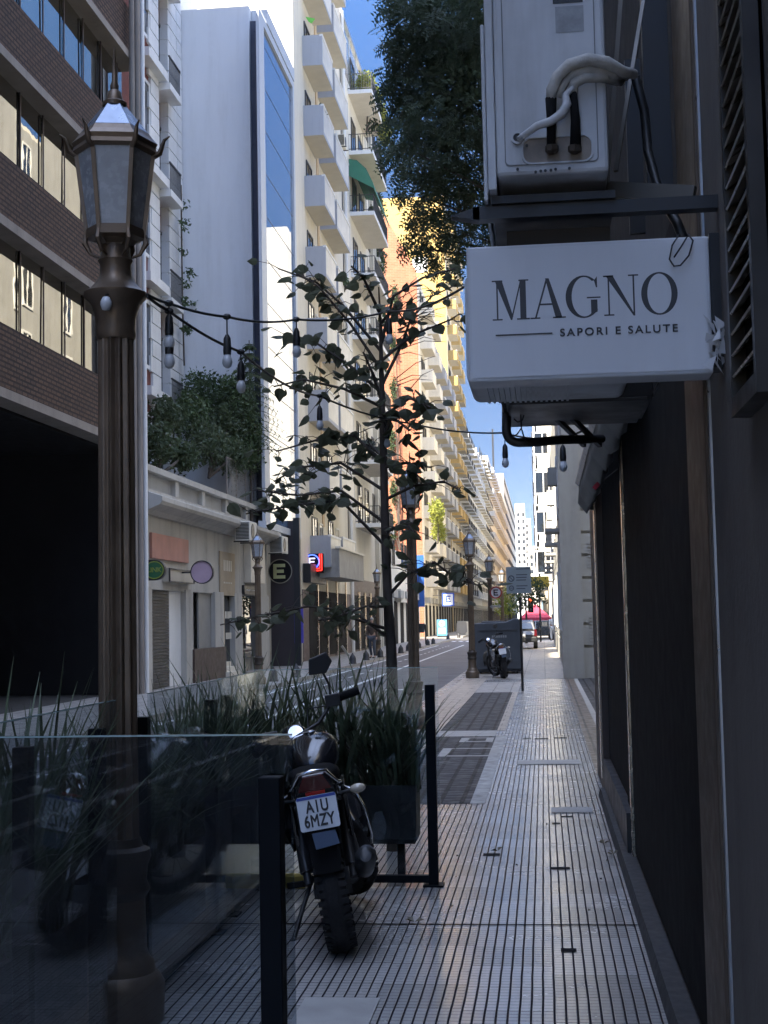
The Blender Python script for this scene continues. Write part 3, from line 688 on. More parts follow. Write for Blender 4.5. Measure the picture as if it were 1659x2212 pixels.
# ---- balcony helpers
def balc_solid(dp, ln, h, side, front, rail=None, name='balcony'):
    b = MB().box(0, dp, 0, ln, 0, .16).box(0, dp, 0, .1, .16, h).box(0, dp, ln - .1, ln, .16, h)
    o = b.build(name, side, None)
    p = MB().box(dp - .07, dp - .005, .1, ln - .1, .16, h - .06).build('front_panel', front); p.parent = o
    s = MB().box(.02, dp - .02, .02, ln - .02, -.004, .0).build('soffit', M['soffit']); s.parent = o
    r = MB().box(dp - .12, dp + .02, -.01, ln + .01, h - .06 + .003, h + .03).build('handrail', rail or M['white']); r.parent = o
    return o
def balc_rail(dp, ln, h, slab, name='balcony', step=.13):
    o = MB().box(0, dp, 0, ln, 0, .22).build(name, slab)
    s = MB().box(.02, dp - .02, .02, ln - .02, -.004, 0).build('soffit', M['soffit']); s.parent = o
    r = MB(); e = .04
    P = [(0, e), (dp - e, e), (dp - e, ln - e), (0, ln - e)]
    for i in range(3):
        p, q = V((*P[i], 0)), V((*P[i + 1], 0)); n = max(2, int((q - p).length / step))
        for z in (.32, h): r.bar(p + V((0, 0, z)), q + V((0, 0, z)), .035)
        for k in range(n + 1): c = p.lerp(q, k / n); r.bar(c + V((0, 0, .22)), c + V((0, 0, h)), .018)
    r = r.build('railing', M['rail']); r.parent = o; return o
def put(b, parent, x, y, z): inst(b, parent, (x, y, z))

# ---- cream building with two columns of boxed balconies
YB0 = 58.6; YB1 = YX(759)
cb = thing('balcony_building', 'cream apartment block with two columns of grey boxed balconies beside the blue glass front', 'building', (XF, 66, 0))
HB = 34.5
MB().box(-24, XF, YB0, YB1, 0, HB).build('wall', M['cream'], cb)
MB().tube([(XF + .1, YB1 - .1, 0), (XF + .1, YB1 - .1, HB)], .09, 8).build('downpipe', M['white'], cb, smooth=60)
YA = 61.0; zt = at(675, 379, Y=YA).z; zbm = at(675, 445, Y=YA).z; hA = zt - zbm; per = 3.2
bA = balc_solid(.9, 3.2, hA, M['balc_grey'], mat('pale_panel', (.60, .57, .50), .5)); bB = balc_solid(.82, 4.6, hA, M['balc_grey'], mat('pale_panel', (0, 0, 0)))
dw = win_proto(1.5, 2.1, .07, 1, M['rail'], M['win']); ww = win_proto(1.1, 1.2, .08, 1, M['white'], M['win'])
M['ochre'] = mat('ochre_strip', (.56, .42, .26), .8)
MB().box(XF - .1, XF + .05, YA + 3.45, YA + 4.0, 6, HB - .1).build('ochre_strip', M['ochre'], cb)
for i in range(-5, 5):
    z = zbm + i * per
    if z < 3.4 or z > 33: continue
    put(bA, cb, XF, YA, z); put(bB, cb, XF, YA + 4.35, z + .15)
    inst(dw, cb, (XF, YA + 1.2, z + .17)); inst(ww, cb, (XF, YA + 3.0, z + .9)); inst(dw, cb, (XF, YA + 6.0, z + .32)); inst(ww, cb, (XF, YA + 8.2, z + 1.0))
for o in (bA, bB, dw): kill(o)
ac_small('air conditioner high between the boxed balconies of the cream block', 727, 290, 735, 300, XF, .85)
ac_small('air conditioner under the lower boxed balconies of the cream block', 722, 490, 730, 500, XF, .85)
lb = MB(); zl = at(715, 1172, X=-8.4).z; zl2 = at(715, 1236, X=-8.4).z
c1 = lb.box(XF, -8.75, YA + .2, YA + 8.6, zl2 - .05, zl2 + .12).box(-8.86, -8.76, YA + .2, YA + 8.6, zl2 + .12, zl).box(XF, -8.87, YA + .2, YA + .3, zl2 + .12, zl).build('long_balcony', M['concrete'], cb)
MB().box(-8.95, -8.7, YA + .15, YA + 8.65, zl + .003, zl + .09).build('handrail', M['cream2'], c1)
g = MB().box(XF - .2, XF + .03, YB0 + .1, YB1 - .3, 0, zl2 - .6); g.build('ground_floor', mat('plum_panel', (0, 0, 0)), cb)
dr = MB(); st2 = MB()
for i, x in enumerate((668, 690, 712, 733)):
    y = YX(x, XF + .03); dr.box(XF + .031, XF + .05, y, y + 2.0, .1, 3.0); st2.box(XF + .05, XF + .12, y + 2.02, y + 2.12, 0, 3.6)
each(dr, 'shop_window', M['blackmatte'], cb); each(st2, 'steel_jamb', M['steel'], cb)
MB().box(XF + .03, XF + .35, YX(655), YX(690), 3.3, 4.1).build('fascia', M['black'], cb)

t = thing('green_cloth', 'bright green cloth hanging at the top boxed balcony', 'cloth', tuple(at(672, 40, Y=61.2)))
g1, g2, g3, g4 = (at(x, y, Y=61.1) for x, y in ((660, 36), (680, 40), (673, 50), (666, 46)))
MB().add([g1, g2, g3, g4] + [q + V((0, .06, 0)) for q in (g1, g2, g3, g4)], [(0, 1, 2, 3), (7, 6, 5, 4), (0, 4, 5, 1), (1, 5, 6, 2), (2, 6, 7, 3), (3, 7, 4, 0)]).build('cloth', mat('lime_cloth', (.15, .5, .08), .8), t)
bush('balcony_plant', 'small green potted plant on the upper boxed balcony nearest the glass front', [((-9.35, 62.0, zbm + per + 1.35), (.22, .4, .4))], 260, .16, M['leaf_bush'], 'plants on the cream block balconies')
bush('balcony_plant', 'trailing plant over the rim of a second column boxed balcony', [((-9.2, 67.5, zbm - per + 1.3), (.25, .8, .4))], 380, .16, M['leaf_bush'], 'plants on the cream block balconies')
ac_small('air conditioner on the cream block wall above the long concrete balcony', 722, 1010, 730, 1020, XF, .85)
ac_small('air conditioner between the two balcony columns, below the uppermost pair', 722, 690, 730, 700, XF, .85)
t = thing('wall_cable', 'thin black cable running down the cream block beside its balconies', 'cable', (XF, YB1 - .6, 0))
MB().tube([(XF + .03, YB1 - .7, 5), (XF + .03, YB1 - .66, 14), (XF + .03, YB1 - .75, 24), (XF + .03, YB1 - .7, 33)], .025, 5).build('cable', M['black'], t)
# ---- block with railed balconies, green awning and a glazed roof terrace
YC0, YC1 = YB1 + .02, 90.0
cc_ = thing('railed_balcony_block', 'older apartment block with railed balconies, green awning and a glazed roof terrace', 'building', (XF, 85, 0))
HC = at(765, 225, X=XF).z + .3
MB().box(-22, XF, YC0, YC1, 0, HC).build('wall', M['cream2'], cb if False else cc_)
bC = balc_rail(1.35, 7.2, 1.15, M['white']); bD = balc_rail(.45, 3.0, 1.15, M['cream2'])
dw = win_proto(1.8, 2.3, .1, 1, M['shutter'], M['win'])
zf = at(762, 367, Y=79).z; zs = [zf + 3.45 * i for i in range(-6, 2)]
for z in zs:
    if z < 3.5: continue
    put(bC, cc_, XF, YC0 + 2.4, z)
    put(bD, cc_, XF, YC0 + 12.8, z + .1)
    for yy in (3.5, 6.6, 10.4, 13.4): inst(dw, cc_, (XF, YC0 + yy + .9, z + .24))
kill(bC); kill(bD); kill(dw)
MB().box(XF - .1, XF + .25, YC0 + 11.4, YC0 + 11.75, 0, HC).box(XF - .1, XF + .25, YC0 + 12.6, YC0 + 12.9, 0, HC).build('pilaster', M['cream2'], cc_)
zt = zs[-2]
MB().box(XF - 4, XF - .0, YC0 + .6, YC1 - 5, HC + 3.2, HC + 3.4).build('terrace_roof', M['alu'], cc_)
gp = MB()
for y in (1, 4, 7, 10, 13): gp.box(XF - .15, XF - .07, YC0 + y, YC0 + y + .08, HC, HC + 3.2)
for x in (-2.2, -3.8): gp.box(XF + x, XF + x + .08, YC0 + .7, YC0 + .78, HC, HC + 3.2)
each(gp, 'terrace_post', M['white'], cc_)
MB().box(XF - .12, XF - .10, YC0 + 1, YC0 + 13, HC + .05, HC + 3.19).box(XF - 3.8, XF - .13, YC0 + .72, YC0 + .74, HC + .05, HC + 3.19).build('terrace_glass', glass('terrace_glass', (.85, .9, .92)), cc_)
# green awning over a balcony
z1 = at(765, 378, Y=79).z; z0 = at(830, 465, Y=81).z
aw = thing('green_awning', 'dark green canvas awning over a railed balcony of the older block', 'awning', (XF, YC0 + 6, z0))
prof = [(0, z1 - z0), (.45, z1 - z0 - .1), (.95, (z1 - z0) * .68), (1.3, .5), (1.42, 0), (1.39, 0), (1.26, .5), (.92, (z1 - z0) * .66), (.43, z1 - z0 - .14), (0, z1 - z0 - .04)]
MB().prism(prof, (XF + .02, YC0 + 2.2, z0), (1, 0, 0), (0, 0, 1), (0, 7.6, 0)).prism([(0, z1 - z0 - .05), (.43, z1 - z0 - .15), (.92, (z1 - z0) * .65), (1.26, .5), (1.38, .12), (0, .9)], (XF + .02, YC0 + 2.21, z0), (1, 0, 0), (0, 0, 1), (0, .03, 0)).build('canvas', M['green_awn'], aw)
# plants on that block
bush('balcony_plant', 'sunlit yellow green shrub on the top terrace of the older block', [(tuple(at(790, 190, Y=80)), (.7, 1.4, 1.1)), (tuple(at(806, 215, Y=81)), (.5, 1.6, 1.1)), (tuple(at(818, 250, Y=82)), (.5, 1.6, 1.0)), (tuple(at(830, 285, Y=83)), (.4, 1.6, .9))], 5200, .2, M['leaf_yg'], 'plants on the old block balconies')
bush('balcony_plant', 'greyish creeper hanging down the far corner of the older block', [((XF + .3, YC0 + 14.2, HC - 4 - 3.2 * i), (.5, 1.2, 1.7)) for i in range(7)], 4200, .2, M['leaf_bush'], 'plants on the old block balconies')
gl = at(790, 480, Y=80)
bush('balcony_plant', 'small potted shrub on the balcony under the green awning', [((XF + 1.0, YC0 + 4.5, gl.z + .1), (.3, .5, .5))], 400, .14, M['leaf_bush'], 'plants on the old block balconies')
sf = MB(); fr = MB()
for i in range(6):
    y = YC0 + .6 + i * 2.6; sf.box(XF + .012, XF + .04, y, y + 2.0, .1, 3.0); fr.box(XF + .01, XF + .08, y + 2.05, y + 2.2, 0, 3.2).box(XF + .01, XF + .08, y - .15, y - .02, 0, 3.2)
each(sf, 'shop_window', M['blackmatte'], cc_)
MB().box(XF, XF + .009, YC0, YC1, 0, 3.9).build('dark_ground_floor', mat('plum_panel', (0, 0, 0)), cc_); each(fr, 'steel_jamb', M['steel'], cc_)
p0 = at(866, 1272, X=XF + .4); p1 = at(893, 1303, X=XF + .4)
t = thing('shop_fascia', 'cream shop fascia with a small red and navy mark past the second trunk', 'sign', tuple(p0))
MB().box(XF + .05, XF + .4, p0.y, p1.y + 2, p1.z, p0.z).build('board', M['cream2'], t)
lt = MB()
for i in range(4): lt.box(XF + .403, XF + .42, p0.y + 4.2 + i * 1.0, p0.y + 4.9 + i * 1.0, (p0.z + p1.z) / 2 - .5 + i * .06, (p0.z + p1.z) / 2 + .5)
lt.build('lettering', mat('crimson', (.22, .03, .05), .5), t)

# ---- beyond the crossing: left row
def block(name, label, y0, y1, H, m, me=None, x=None, depth=10, fl=3.2, balc=None, wins=True, wlist=(), z0=4.6, bm=None):
    x = XF if x is None else x
    t = thing(name, label, 'building', (x, (y0 + y1) / 2, 0))
    MB().box(x - depth, x, y0, y1, 0, H).build('wall', m, t)
    if me: MB().box(x - depth, x - .02, y0 - .03, y0 - .003, 0, H + .4).build('side_wall', me, t)
    n = int((H - z0 - 1) / fl); ln = y1 - y0
    wv = win_proto(1.5, 1.8, .08, 1, M['shutter'], M['win']); k = max(1, int(ln / 6.5))
    b = balc_solid(1.1, min(4.6, ln / k - 1), 1.2, bm or m, bm or M['balc_grey']) if balc == 'solid' else balc_rail(1.0, min(4.6, ln / k - 1), 1.1, M['cream2'], step=.3) if balc else None
    for i in range(n + 1):
        z = z0 + fl * i
        for q in range(k):
            yc = y0 + ln * (q + .5) / k
            inst(wv, t, (x, yc - 1.1, z + .7)); inst(wv, t, (x, yc + 1.2, z + .7))
            if b: put(b, t, x, yc - min(4.6, ln / k - 1) / 2, z)
    kill(wv)
    if b: kill(b)
    s = MB(); ss = MB()
    for q in range(k * 2):
        yc = y0 + ln * (q + .5) / (k * 2); s.box(x + .005, x + .03, yc - 1.1, yc + 1.1, 0, 2.9); ss.box(x + .005, x + .5, yc - 1.3, yc + 1.3, 3.1, 3.6)
    each(s, 'shop_window', M['blackmatte'], t); each(ss, 'shop_canopy', M['stone'], t)
    return t
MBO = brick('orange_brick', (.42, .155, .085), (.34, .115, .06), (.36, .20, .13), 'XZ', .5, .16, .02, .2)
YO = YX(917)
block('corner_building', 'low cream corner building between the older block and the crossing', 90.1, 115.5, 6.4, M['cream2'], fl=3)
XF2 = XF; XF = -10.8; YO = YX(917, XF)
HO = at(917, 640, X=XF).z
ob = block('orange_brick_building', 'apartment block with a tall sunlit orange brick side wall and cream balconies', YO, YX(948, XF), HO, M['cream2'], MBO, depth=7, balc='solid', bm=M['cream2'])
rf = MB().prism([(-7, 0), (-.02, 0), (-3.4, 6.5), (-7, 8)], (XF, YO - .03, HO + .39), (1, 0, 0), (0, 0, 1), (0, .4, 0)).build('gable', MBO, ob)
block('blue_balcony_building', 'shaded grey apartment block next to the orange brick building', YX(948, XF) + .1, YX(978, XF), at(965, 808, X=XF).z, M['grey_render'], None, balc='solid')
YY = YX(980, XF); HY = at(985, 540, X=XF).z
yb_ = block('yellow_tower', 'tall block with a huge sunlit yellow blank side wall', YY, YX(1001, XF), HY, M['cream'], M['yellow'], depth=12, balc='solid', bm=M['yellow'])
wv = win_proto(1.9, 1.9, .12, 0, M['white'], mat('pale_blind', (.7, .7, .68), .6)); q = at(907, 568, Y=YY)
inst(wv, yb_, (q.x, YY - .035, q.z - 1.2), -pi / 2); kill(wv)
L2 = [('pale_block', 'cream block stepping down after the yellow tower', 1001.5, 1022, 925, 'cream2', 'rail'), ('pale_block', 'white block with a sunlit end wall in the distance', 1022.5, 1043, 960, 'white', 'solid'),
      ('pale_block', 'yellowish block with railed balconies far down the street', 1043.5, 1062, 1000, 'cream2', 'rail'), ('pale_block', 'white slab far down the left side of the street', 1062.5, 1078, 1010, 'white', 'solid'),
      ('pale_block', 'cream slab before the distant towers', 1078.5, 1095, 1062, 'cream', 'solid'), ('distant_tower', 'yellow distant tower with a roof mast', 1095.5, 1118, 1052, 'cream', None)]
for nm, lbl, xa, xb, yt, mm, bl in L2:
    y0 = YX(xa, XF); H = at(xa, yt, X=XF).z
    t = block(nm, lbl, y0, YX(xb, XF), H, M[mm], None, balc=bl, depth=14, fl=3.2 if y0 < 260 else 4.6)
    if nm == 'distant_tower': MB().tube([(XF - 3, y0 + 4, H), (XF - 3, y0 + 4, H + 14)], .3, 5).build('mast', M['black'], t)
for i, (xa, xb, yt, zz, mm, lb) in enumerate([(1112, 1133, 1088, 760, 'white', 'pale tower with window grid closing the street'), (1131, 1146, 1120, 800, 'cream2', 'lower pale tower closing the street beside the window grid tower'), (1140, 1166, 1180, 700, 'cream', 'low cream block at the very end of the street')]):
    a = at(xa, yt, Y=zz); b = at(xb, yt, Y=zz); t = thing('distant_tower' if i < 2 else 'distant_block', lb, 'building', (a.x, zz, 0))
    MB().box(a.x, b.x, zz, zz + 14, 0, a.z).build('wall', M[mm], t)
    g = MB(); z = 8
    while z < a.z - 4:
        x = a.x + 1
        while x < b.x - 1.5: g.box(x, x + 1.4, zz - .06, zz - .02, z, z + 1.9); x += 2.6
        z += 3.6
    g.build('window_grid', M['win'], t)

XF = XF2
# ================================================================== RIGHT SIDE OF THE STREET
XR = .56
nb_ = thing('dark_storefront', 'dark near building on the right with black panel and bronze jamb', 'building', (XR, 6, 0))
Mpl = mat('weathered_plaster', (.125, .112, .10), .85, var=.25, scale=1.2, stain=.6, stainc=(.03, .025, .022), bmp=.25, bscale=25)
Mjb = mat('bronze_jamb', (.10, .072, .05), .55, var=.35, scale=3, stain=.4, metal=.2)
MB().box(XR + .32, 9, -14, 15.6, 0, 22).build('core', M['dark'], nb_)
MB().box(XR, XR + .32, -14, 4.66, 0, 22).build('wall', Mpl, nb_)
MB().box(XR + .1, XR + .32, 5.32, 15.6, 3.35, 22).build('upper_wall', mat('near_black_wall', (.022, .022, .023), .85, var=.3, spec=.15), nb_)  # upper wall toned near black, darker than the plaster beside it
MB().box(XR - .02, XR + .3, 4.70, 5.28, 0, 9).build('jamb', Mjb, nb_, bevel=.006)
MB().box(XR - .008, XR + .1, 4.662, 4.698, 0, 9).build('alu_trim', M['alu'], nb_)
MB().box(XR + .012, XR + .05, 5.30, 9.86, .10, 3.34).build('black_panel', M['blackmatte'], nb_)
MB().prism([(-.09, 0), (.06, 0), (.06, .07), (-.07, .07)], (XR, 3.0, 0), (1, 0, 0), (0, 0, 1), (0, 10.8, 0)).build('stone_step', mat('step_stone', (.03, .03, .032), .7, var=.3, scale=4, stain=.4), nb_)
MB().box(XR - .004, XR + .2, 9.90, 10.02, 0, 3.34).build('steel_post', M['steel'], nb_, bevel=.005)
MB().box(XR + .03, XR + .05, 10.05, 13.8, .35, 3.3).build('shop_window', M['blackmatte'], nb_)
MB().box(XR - .03, XR + .2, 10.05, 13.8, 0, .34).build('stall_riser', M['black'], nb_)
MB().box(XR + .012, XR + .2, 10.1, 10.6, .35, 3.3).build('dark_mullion', M['blackmatte'], nb_)
MB().box(XR - .03, XR + .3, 13.84, 15.6, 0, 3.4).build('brown_post', mat('brown_post', (.06, .042, .034), .5, var=.2), nb_, bevel=.01)
MB().box(XR - .036, XR - .028, 14.2, 14.4, .1, 3.2).build('steel_strip', M['steel'], nb_)
# louvred shutter high on the near wall
lv = thing('louvred_shutter', 'tall louvred steel shutter on the near right wall beside the sign', 'shutter', (XR, 3.75, 2.2))
la, lb_ = at(1593, 800, X=XR - .03), at(1652, 800, X=XR - .03); zb = at(1620, 880, X=XR - .03).z
f = MB().box(XR - .05, XR, la.y - .035, la.y, zb, 6).box(XR - .05, XR, lb_.y, lb_.y + .035, zb, 6).box(XR - .05, XR, lb_.y + .036, la.y - .036, zb, zb + .05)
f.build('frame', mat('shutter_frame', (.05, .045, .04), .4, metal=.5, var=.3), lv)
s = MB(); z = zb + .06
while z < 5.9: s.bar((XR - .032, lb_.y + .036, z), (XR - .032, la.y - .037, z), .04, .006, (-.8, 0, 1)); z += .056
MB().box(XR - .012, XR - .003, lb_.y, la.y - .036, zb + .051, 6).build('backing', M['blackmatte'], lv)
s.build('slat', mat('shutter_slat', (.30, .26, .21), .3, var=.3), lv)

# grey stone building past the recess
ry = 38.95; rx = .62
gb = thing('grey_stone_building', 'grey rusticated stone building at the corner past the recess', 'building', (rx, 60, 0))
MB().box(rx + .12, 12, ry + .1, 91.5, 0, 24).build('wall', M['stone'], gb)
r = MB(); z = 0.; k = 0
while z < 10.5:
    h = .62 if z > .1 else .9
    r.box(rx, 3.4, ry, 91.4, z, z + h - .08); z += h
r.build('rusticated_course', M['stone'], gb)
MB().box(rx + .1, 11.9, ry + .08, 91.45, 10.5, 10.9).build('string_course', M['stone'], gb)
MB().box(rx - .12, rx + .45, ry - .12, ry + .6, 0, 6.4).build('corner_pier', M['stone'], gb)
v = MB()
for zz in (1.0, 3.0, 4.8):
    for i in range(8): v.box(rx + .62, rx + .95, ry - .03, ry - .002, zz + i * .09, zz + .045 + i * .09)
v.build('vent_louvre', M['grey_render'], gb)
MB().box(rx + .14, rx + .18, ry + .09, 91, 10.9, 24.2).build('upper_render', M['cream2'], gb)
wv = win_proto(1.2, 2.2, .1, 1, M['white'], M['win'], name='window')
for i in range(4):
    for j in range(11): inst(wv, gb, (rx + .138, 42 + j * 4.8, 11.6 + i * 3.2), pi)
for j in range(11): inst(wv, gb, (rx - .002, 42 + j * 4.8, 1.2), pi); inst(wv, gb, (rx - .002, 42 + j * 4.8, 5.2), pi)
kill(wv)
led = MB()
for j in range(6): led.box(rx - .5, rx, 46 + j * 9, 47.5 + j * 9, 4.4, 4.52).box(rx - .35, rx, 49 + j * 9, 49.8 + j * 9, 6.2, 6.8)
each(led, 'ledge', M['stone'], gb)
t = thing('setback_building', 'low shaded house in the recess on the right behind the storefront', 'building', (4.6, 26, 0))
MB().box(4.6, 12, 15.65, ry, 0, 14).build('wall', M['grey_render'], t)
def rblock(name, label, y0, y1, H, m, x, bay=True):
    t = thing(name, label, 'building', (x, (y0 + y1) / 2, 0))
    MB().box(x, x + 12, y0, y1, 0, H).build('wall', m, t)
    wv = win_proto(1.5, 1.9, .1, 1, M['white'], M['win'])
    n = int((H - 5) / 3.3); k = max(1, int((y1 - y0) / 9))
    for i in range(n):
        for q in range(k):
            yc = y0 + (y1 - y0) * (q + .5) / k
            inst(wv, t, (x, yc - 2.4, 5.2 + i * 3.3), pi)
            if bay: inst(wv, t, (x - .9, yc + .8, 5.2 + i * 3.3), pi); inst(wv, t, (x - .45, yc - .81, 5.2 + i * 3.3), -pi / 2)
    if bay:
        b = MB()
        for q in range(k):
            yc = y0 + (y1 - y0) * (q + .5) / k; b.box(x - .9, x + .1, yc - .8, yc + 2.4, 4.6, H - 1)
        each(b, 'bay', m, t)
    kill(wv)
    return t
rblock('bay_window_building', 'sunlit cream block with stacked bay windows past the crossing on the right', 113, 138, 34, M['cream2'], .75)
rblock('street_block', 'brownish block behind the bay window building on the right', 139, 190, 30, M['cream'], .6)
rblock('street_block', 'sunlit pale block farther along the right side', 191, 300, 29, M['cream2'], .2)
rblock('street_block', 'far pinkish block at the end of the right side', 301, 520, 34, M['ochre'], .0, False)
# ================================================================== STREET LAMPS
def make_lamp():
    t = thing('street_lamp', 'fluted bronze lantern street lamp, nearest, rising behind the glass screen', 'street lamp', (0, 0, 0), 'bronze lantern street lamps')
    B = M['bronze']
    MB().lathe([(.19, 0), (.195, .16), (.17, .20), (.155, .21), (.15, .25), (.13, .27), (.118, .31), (.112, .52)], n=28).build('base', B, t, smooth=40)
    MB().lathe([(.112, .52), (.125, .54), (.135, .56), (.12, .60), (.125, .66), (.14, .70), (.135, .73), (.105, .745), (.095, .78)], n=28).build('base_collar', M['bronze_d'], t, smooth=40)
    MB().lathe([(.090, .78), (.086, 1.2), (.083, 2.0), (.080, 2.98)], n=96, flute=12, fd=.2).build('shaft', B, t, smooth=50)
    MB().lathe([(.082, 2.98), (.090, 3.0), (.086, 3.03), (.090, 3.08), (.108, 3.14), (.140, 3.175), (.143, 3.19), (.12, 3.205), (.088, 3.24), (.072, 3.27), (.068, 3.32), (.078, 3.34), (.068, 3.36), (.062, 3.41)], n=32).build('capital', B, t, smooth=40)
    h0, h1, r0, r1 = 3.44, 3.83, .124, .172
    MB().lathe([(.05, 3.38), (.07, 3.41), (.10, 3.43), (r0 + .012, h0), (r0 + .012, h0 + .03), (.06, h0 + .032)], n=6).build('lantern_floor', B, t)
    fr = MB(); gl = MB()
    for i in range(6):
        a, b = pi * i / 3, pi * (i + 1) / 3; f = lambda r, q, z: V((r * cos(q), r * sin(q), z))
        fr.bar(f(r0, a, h0), f(r1, a, h1), .018); fr.bar(f(r0, a, h0 + .035), f(r0, b, h0 + .035), .016)
        fr.tube([f(r0 + .005, a, h0 + .02), f(r0 + .012, a, h0 - .02), f(r0 - .015, a, h0 - .07), f(.06, a, h0 - .09)], [.010, .013, .008, .005], 6)
        gl.add([f(r0 - .004, a, h0 + .03), f(r0 - .004, b, h0 + .03), f(r1 - .004, b, h1), f(r1 - .004, a, h1)], [(0, 1, 2, 3)])
    fr.build('lantern_frame', B, t)
    gl.build('lantern_glass', M['frost'], t)
    MB().lathe([(r1 + .004, h1 - .004), (r1 + .018, h1 + .01), (r1 + .012, h1 + .03), (r1 + .020, h1 + .05), (r1 - .002, h1 + .075), (r1 - .02, h1 + .10), (.02, h1 + .101)], n=6).build('lantern_band', B, t)
    MB().lathe([(r1 - .022, h1 + .102), (.052, h1 + .225), (.01, h1 + .226)], n=6).build('lantern_roof', M['tin'], t)
    MB().lathe([(.055, h1 + .222), (.055, h1 + .24), (.04, h1 + .25), (.03, h1 + .29), (.018, h1 + .30), (.020, h1 + .32), (.012, h1 + .34), (.010, h1 + .42), (.003, h1 + .50)], n=14).build('finial', B, t, smooth=40)
    for i in range(6):
        a = pi * i / 3; f = lambda r, z: V((r * cos(a), r * sin(a), z))
        MB().tube([f(r1 - .0, h1 - .01), f(r1 + .03, h1 + .01), f(r1 + .04, h1 + .04), f(r1 + .05, h1 + .07), f(r1 + .075, h1 + .09)], [.012, .014, .011, .008, .003], 6).build('scroll', B, t, smooth=60)
    return t
M['frost'] = mat('frosted_lamp_glass', (.36, .38, .40), .25, var=.35, scale=6, stain=.3)
lamp = make_lamp()
lp0 = at(270, 2185, Z=0)
lamps = [((-1.87, 6.12, 0), .22, None), ((-2.02, 22.1, 0), .1, 'bronze lantern street lamp behind the young tree, second along the kerb'), ((-2.03, 40.2, 0), .3, 'bronze lantern street lamp in front of the grey container'),
         ((-2.05, 55.5, 0), .2, 'bronze lantern street lamp carrying the round no parking sign'), ((-7.75, 38.3, 0), .1, 'bronze lantern street lamp by the white shop air conditioners'), ((-7.75, 66.5, 0), .3, 'bronze lantern street lamp left of the young tree trunk, before the boxed balconies'), ((-2.05, 72, 0), .1, 'small distant bronze lamp past the round no parking sign')]
for i, (l, r, lb) in enumerate(lamps):
    o = lamp if i == 0 else dup(lamp)
    o.location = l; o.rotation_euler = (0, 0, r)
    if lb: o['label'] = lb

# ================================================================== STRING LIGHTS
M['bulb'] = mat('opal_bulb', (.62, .64, .66), .15, var=.03)
def string(label, pts, bulbs):
    t = thing('string_light', label, 'string light', tuple(pts[0])); P = []
    for i in range(len(pts) - 1):
        a, b = V(pts[i]), V(pts[i + 1]); n = 10; sag = (b - a).length * .02
        for k in range(n): u = k / n; P.append(a.lerp(b, u) - V((0, 0, sag * 4 * u * (1 - u))))
    P.append(V(pts[-1]))
    MB().tube(P, .007, 6).build('cable', M['black'], t, smooth=180)
    for p, dl in bulbs:
        q = min(P, key=lambda c: (c - V(p)).length)
        s = MB().tube([q, q - V((0, 0, .05 + dl))], .004, 5).lathe([(.008, -.05 - dl), (.018, -.07 - dl), (.021, -.13 - dl), (.019, -.15 - dl)], q, 12).ell(q, (.022, .014, .016), 8, 6).build('bulb_socket', M['black'], t, smooth=50)
        b = MB().lathe([(.016, -.151 - dl), (.024, -.175 - dl), (.026, -.19 - dl), (.02, -.208 - dl), (.008, -.217 - dl), (0, -.218 - dl)], q, 14).build('bulb', M['bulb'], s, smooth=180)
    return t
A = lambda x, y, Y: at(x, y, Y=Y)
st1 = [A(318, 636, 6.05), A(365, 655, 6.3), A(490, 684, 6.8), A(640, 690, 7.8), A(840, 672, 9.0), A(1010, 615, 7.0), V((.2, 4.6, 2.78))]
string('string of opal bulbs from the nearest lamp across to the lettered sign', st1, [(A(365, 660, 6.3), .0), (A(490, 690, 6.8), .04), (A(640, 690, 7.8), .0), (A(825, 676, 9.0), .0)])
st2 = [A(318, 640, 6.05), A(365, 672, 6.3), A(520, 760, 7.2), A(690, 855, 9.6), A(890, 915, 11), A(1090, 935, 10), A(1215, 945, 9), A(1268, 925, 8.6)]
string('lower string of bulbs from the nearest lamp under the young tree to the awning', st2, [(A(362, 672, 6.3), .05), (A(525, 765, 7.2), .0), (A(687, 853, 9.6), .02), (A(830, 900, 10.6), .0), (A(1092, 935, 10), .03), (A(1212, 945, 9), .0)])
t = thing('light_bulb', 'single opal bulb hanging from the collar of the nearest lamp', 'bulb', tuple(A(229, 648, 5.98)))
q = A(229, 637, 5.98)
MB().tube([q + V((.02, .06, .02)), q, q - V((0, 0, .02))], .005, 5).build('wire', M['black'], t)
MB().lathe([(.015, -.01), (.025, -.03), (.026, -.045), (.018, -.066), (0, -.07)], q, 14).build('globe', M['bulb'], t, smooth=180)

# ================================================================== LETTERED BLADE SIGN
sy = 4.3; s0 = at(1012, 838, Y=sy); s1 = at(1534, 655, Y=4.27)
sx0, sx1, sz0, sz1 = -.205, .528, 2.425, 2.845
sg = thing('blade_sign', 'white box sign lettered MAGNO SAPORI E SALUTE jutting from the right wall', 'sign', (XR, sy, 2.6))
MB().box(sx0, sx1, sy, sy + .13, sz0, sz1).build('box', mat('sign_white', (.58, .60, .63), .45, var=.06, scale=2, stain=.25), sg, bevel=.006)
MB().box(sx0 + .012, sx1 - .012, sy - .003, sy - .0005, sz0 + .012, sz1 - .012).build('face', mat('sign_face', (.62, .64, .67), .4, var=.06, scale=2.2, stain=.16), sg)
MB().box(sx1 + .002, XR + .05, sy + .01, sy + .12, sz0 + .02, sz1 + .01).build('bracket', M['black'], sg)
Mi = mat('sign_lettering', (.035, .037, .042), .5)
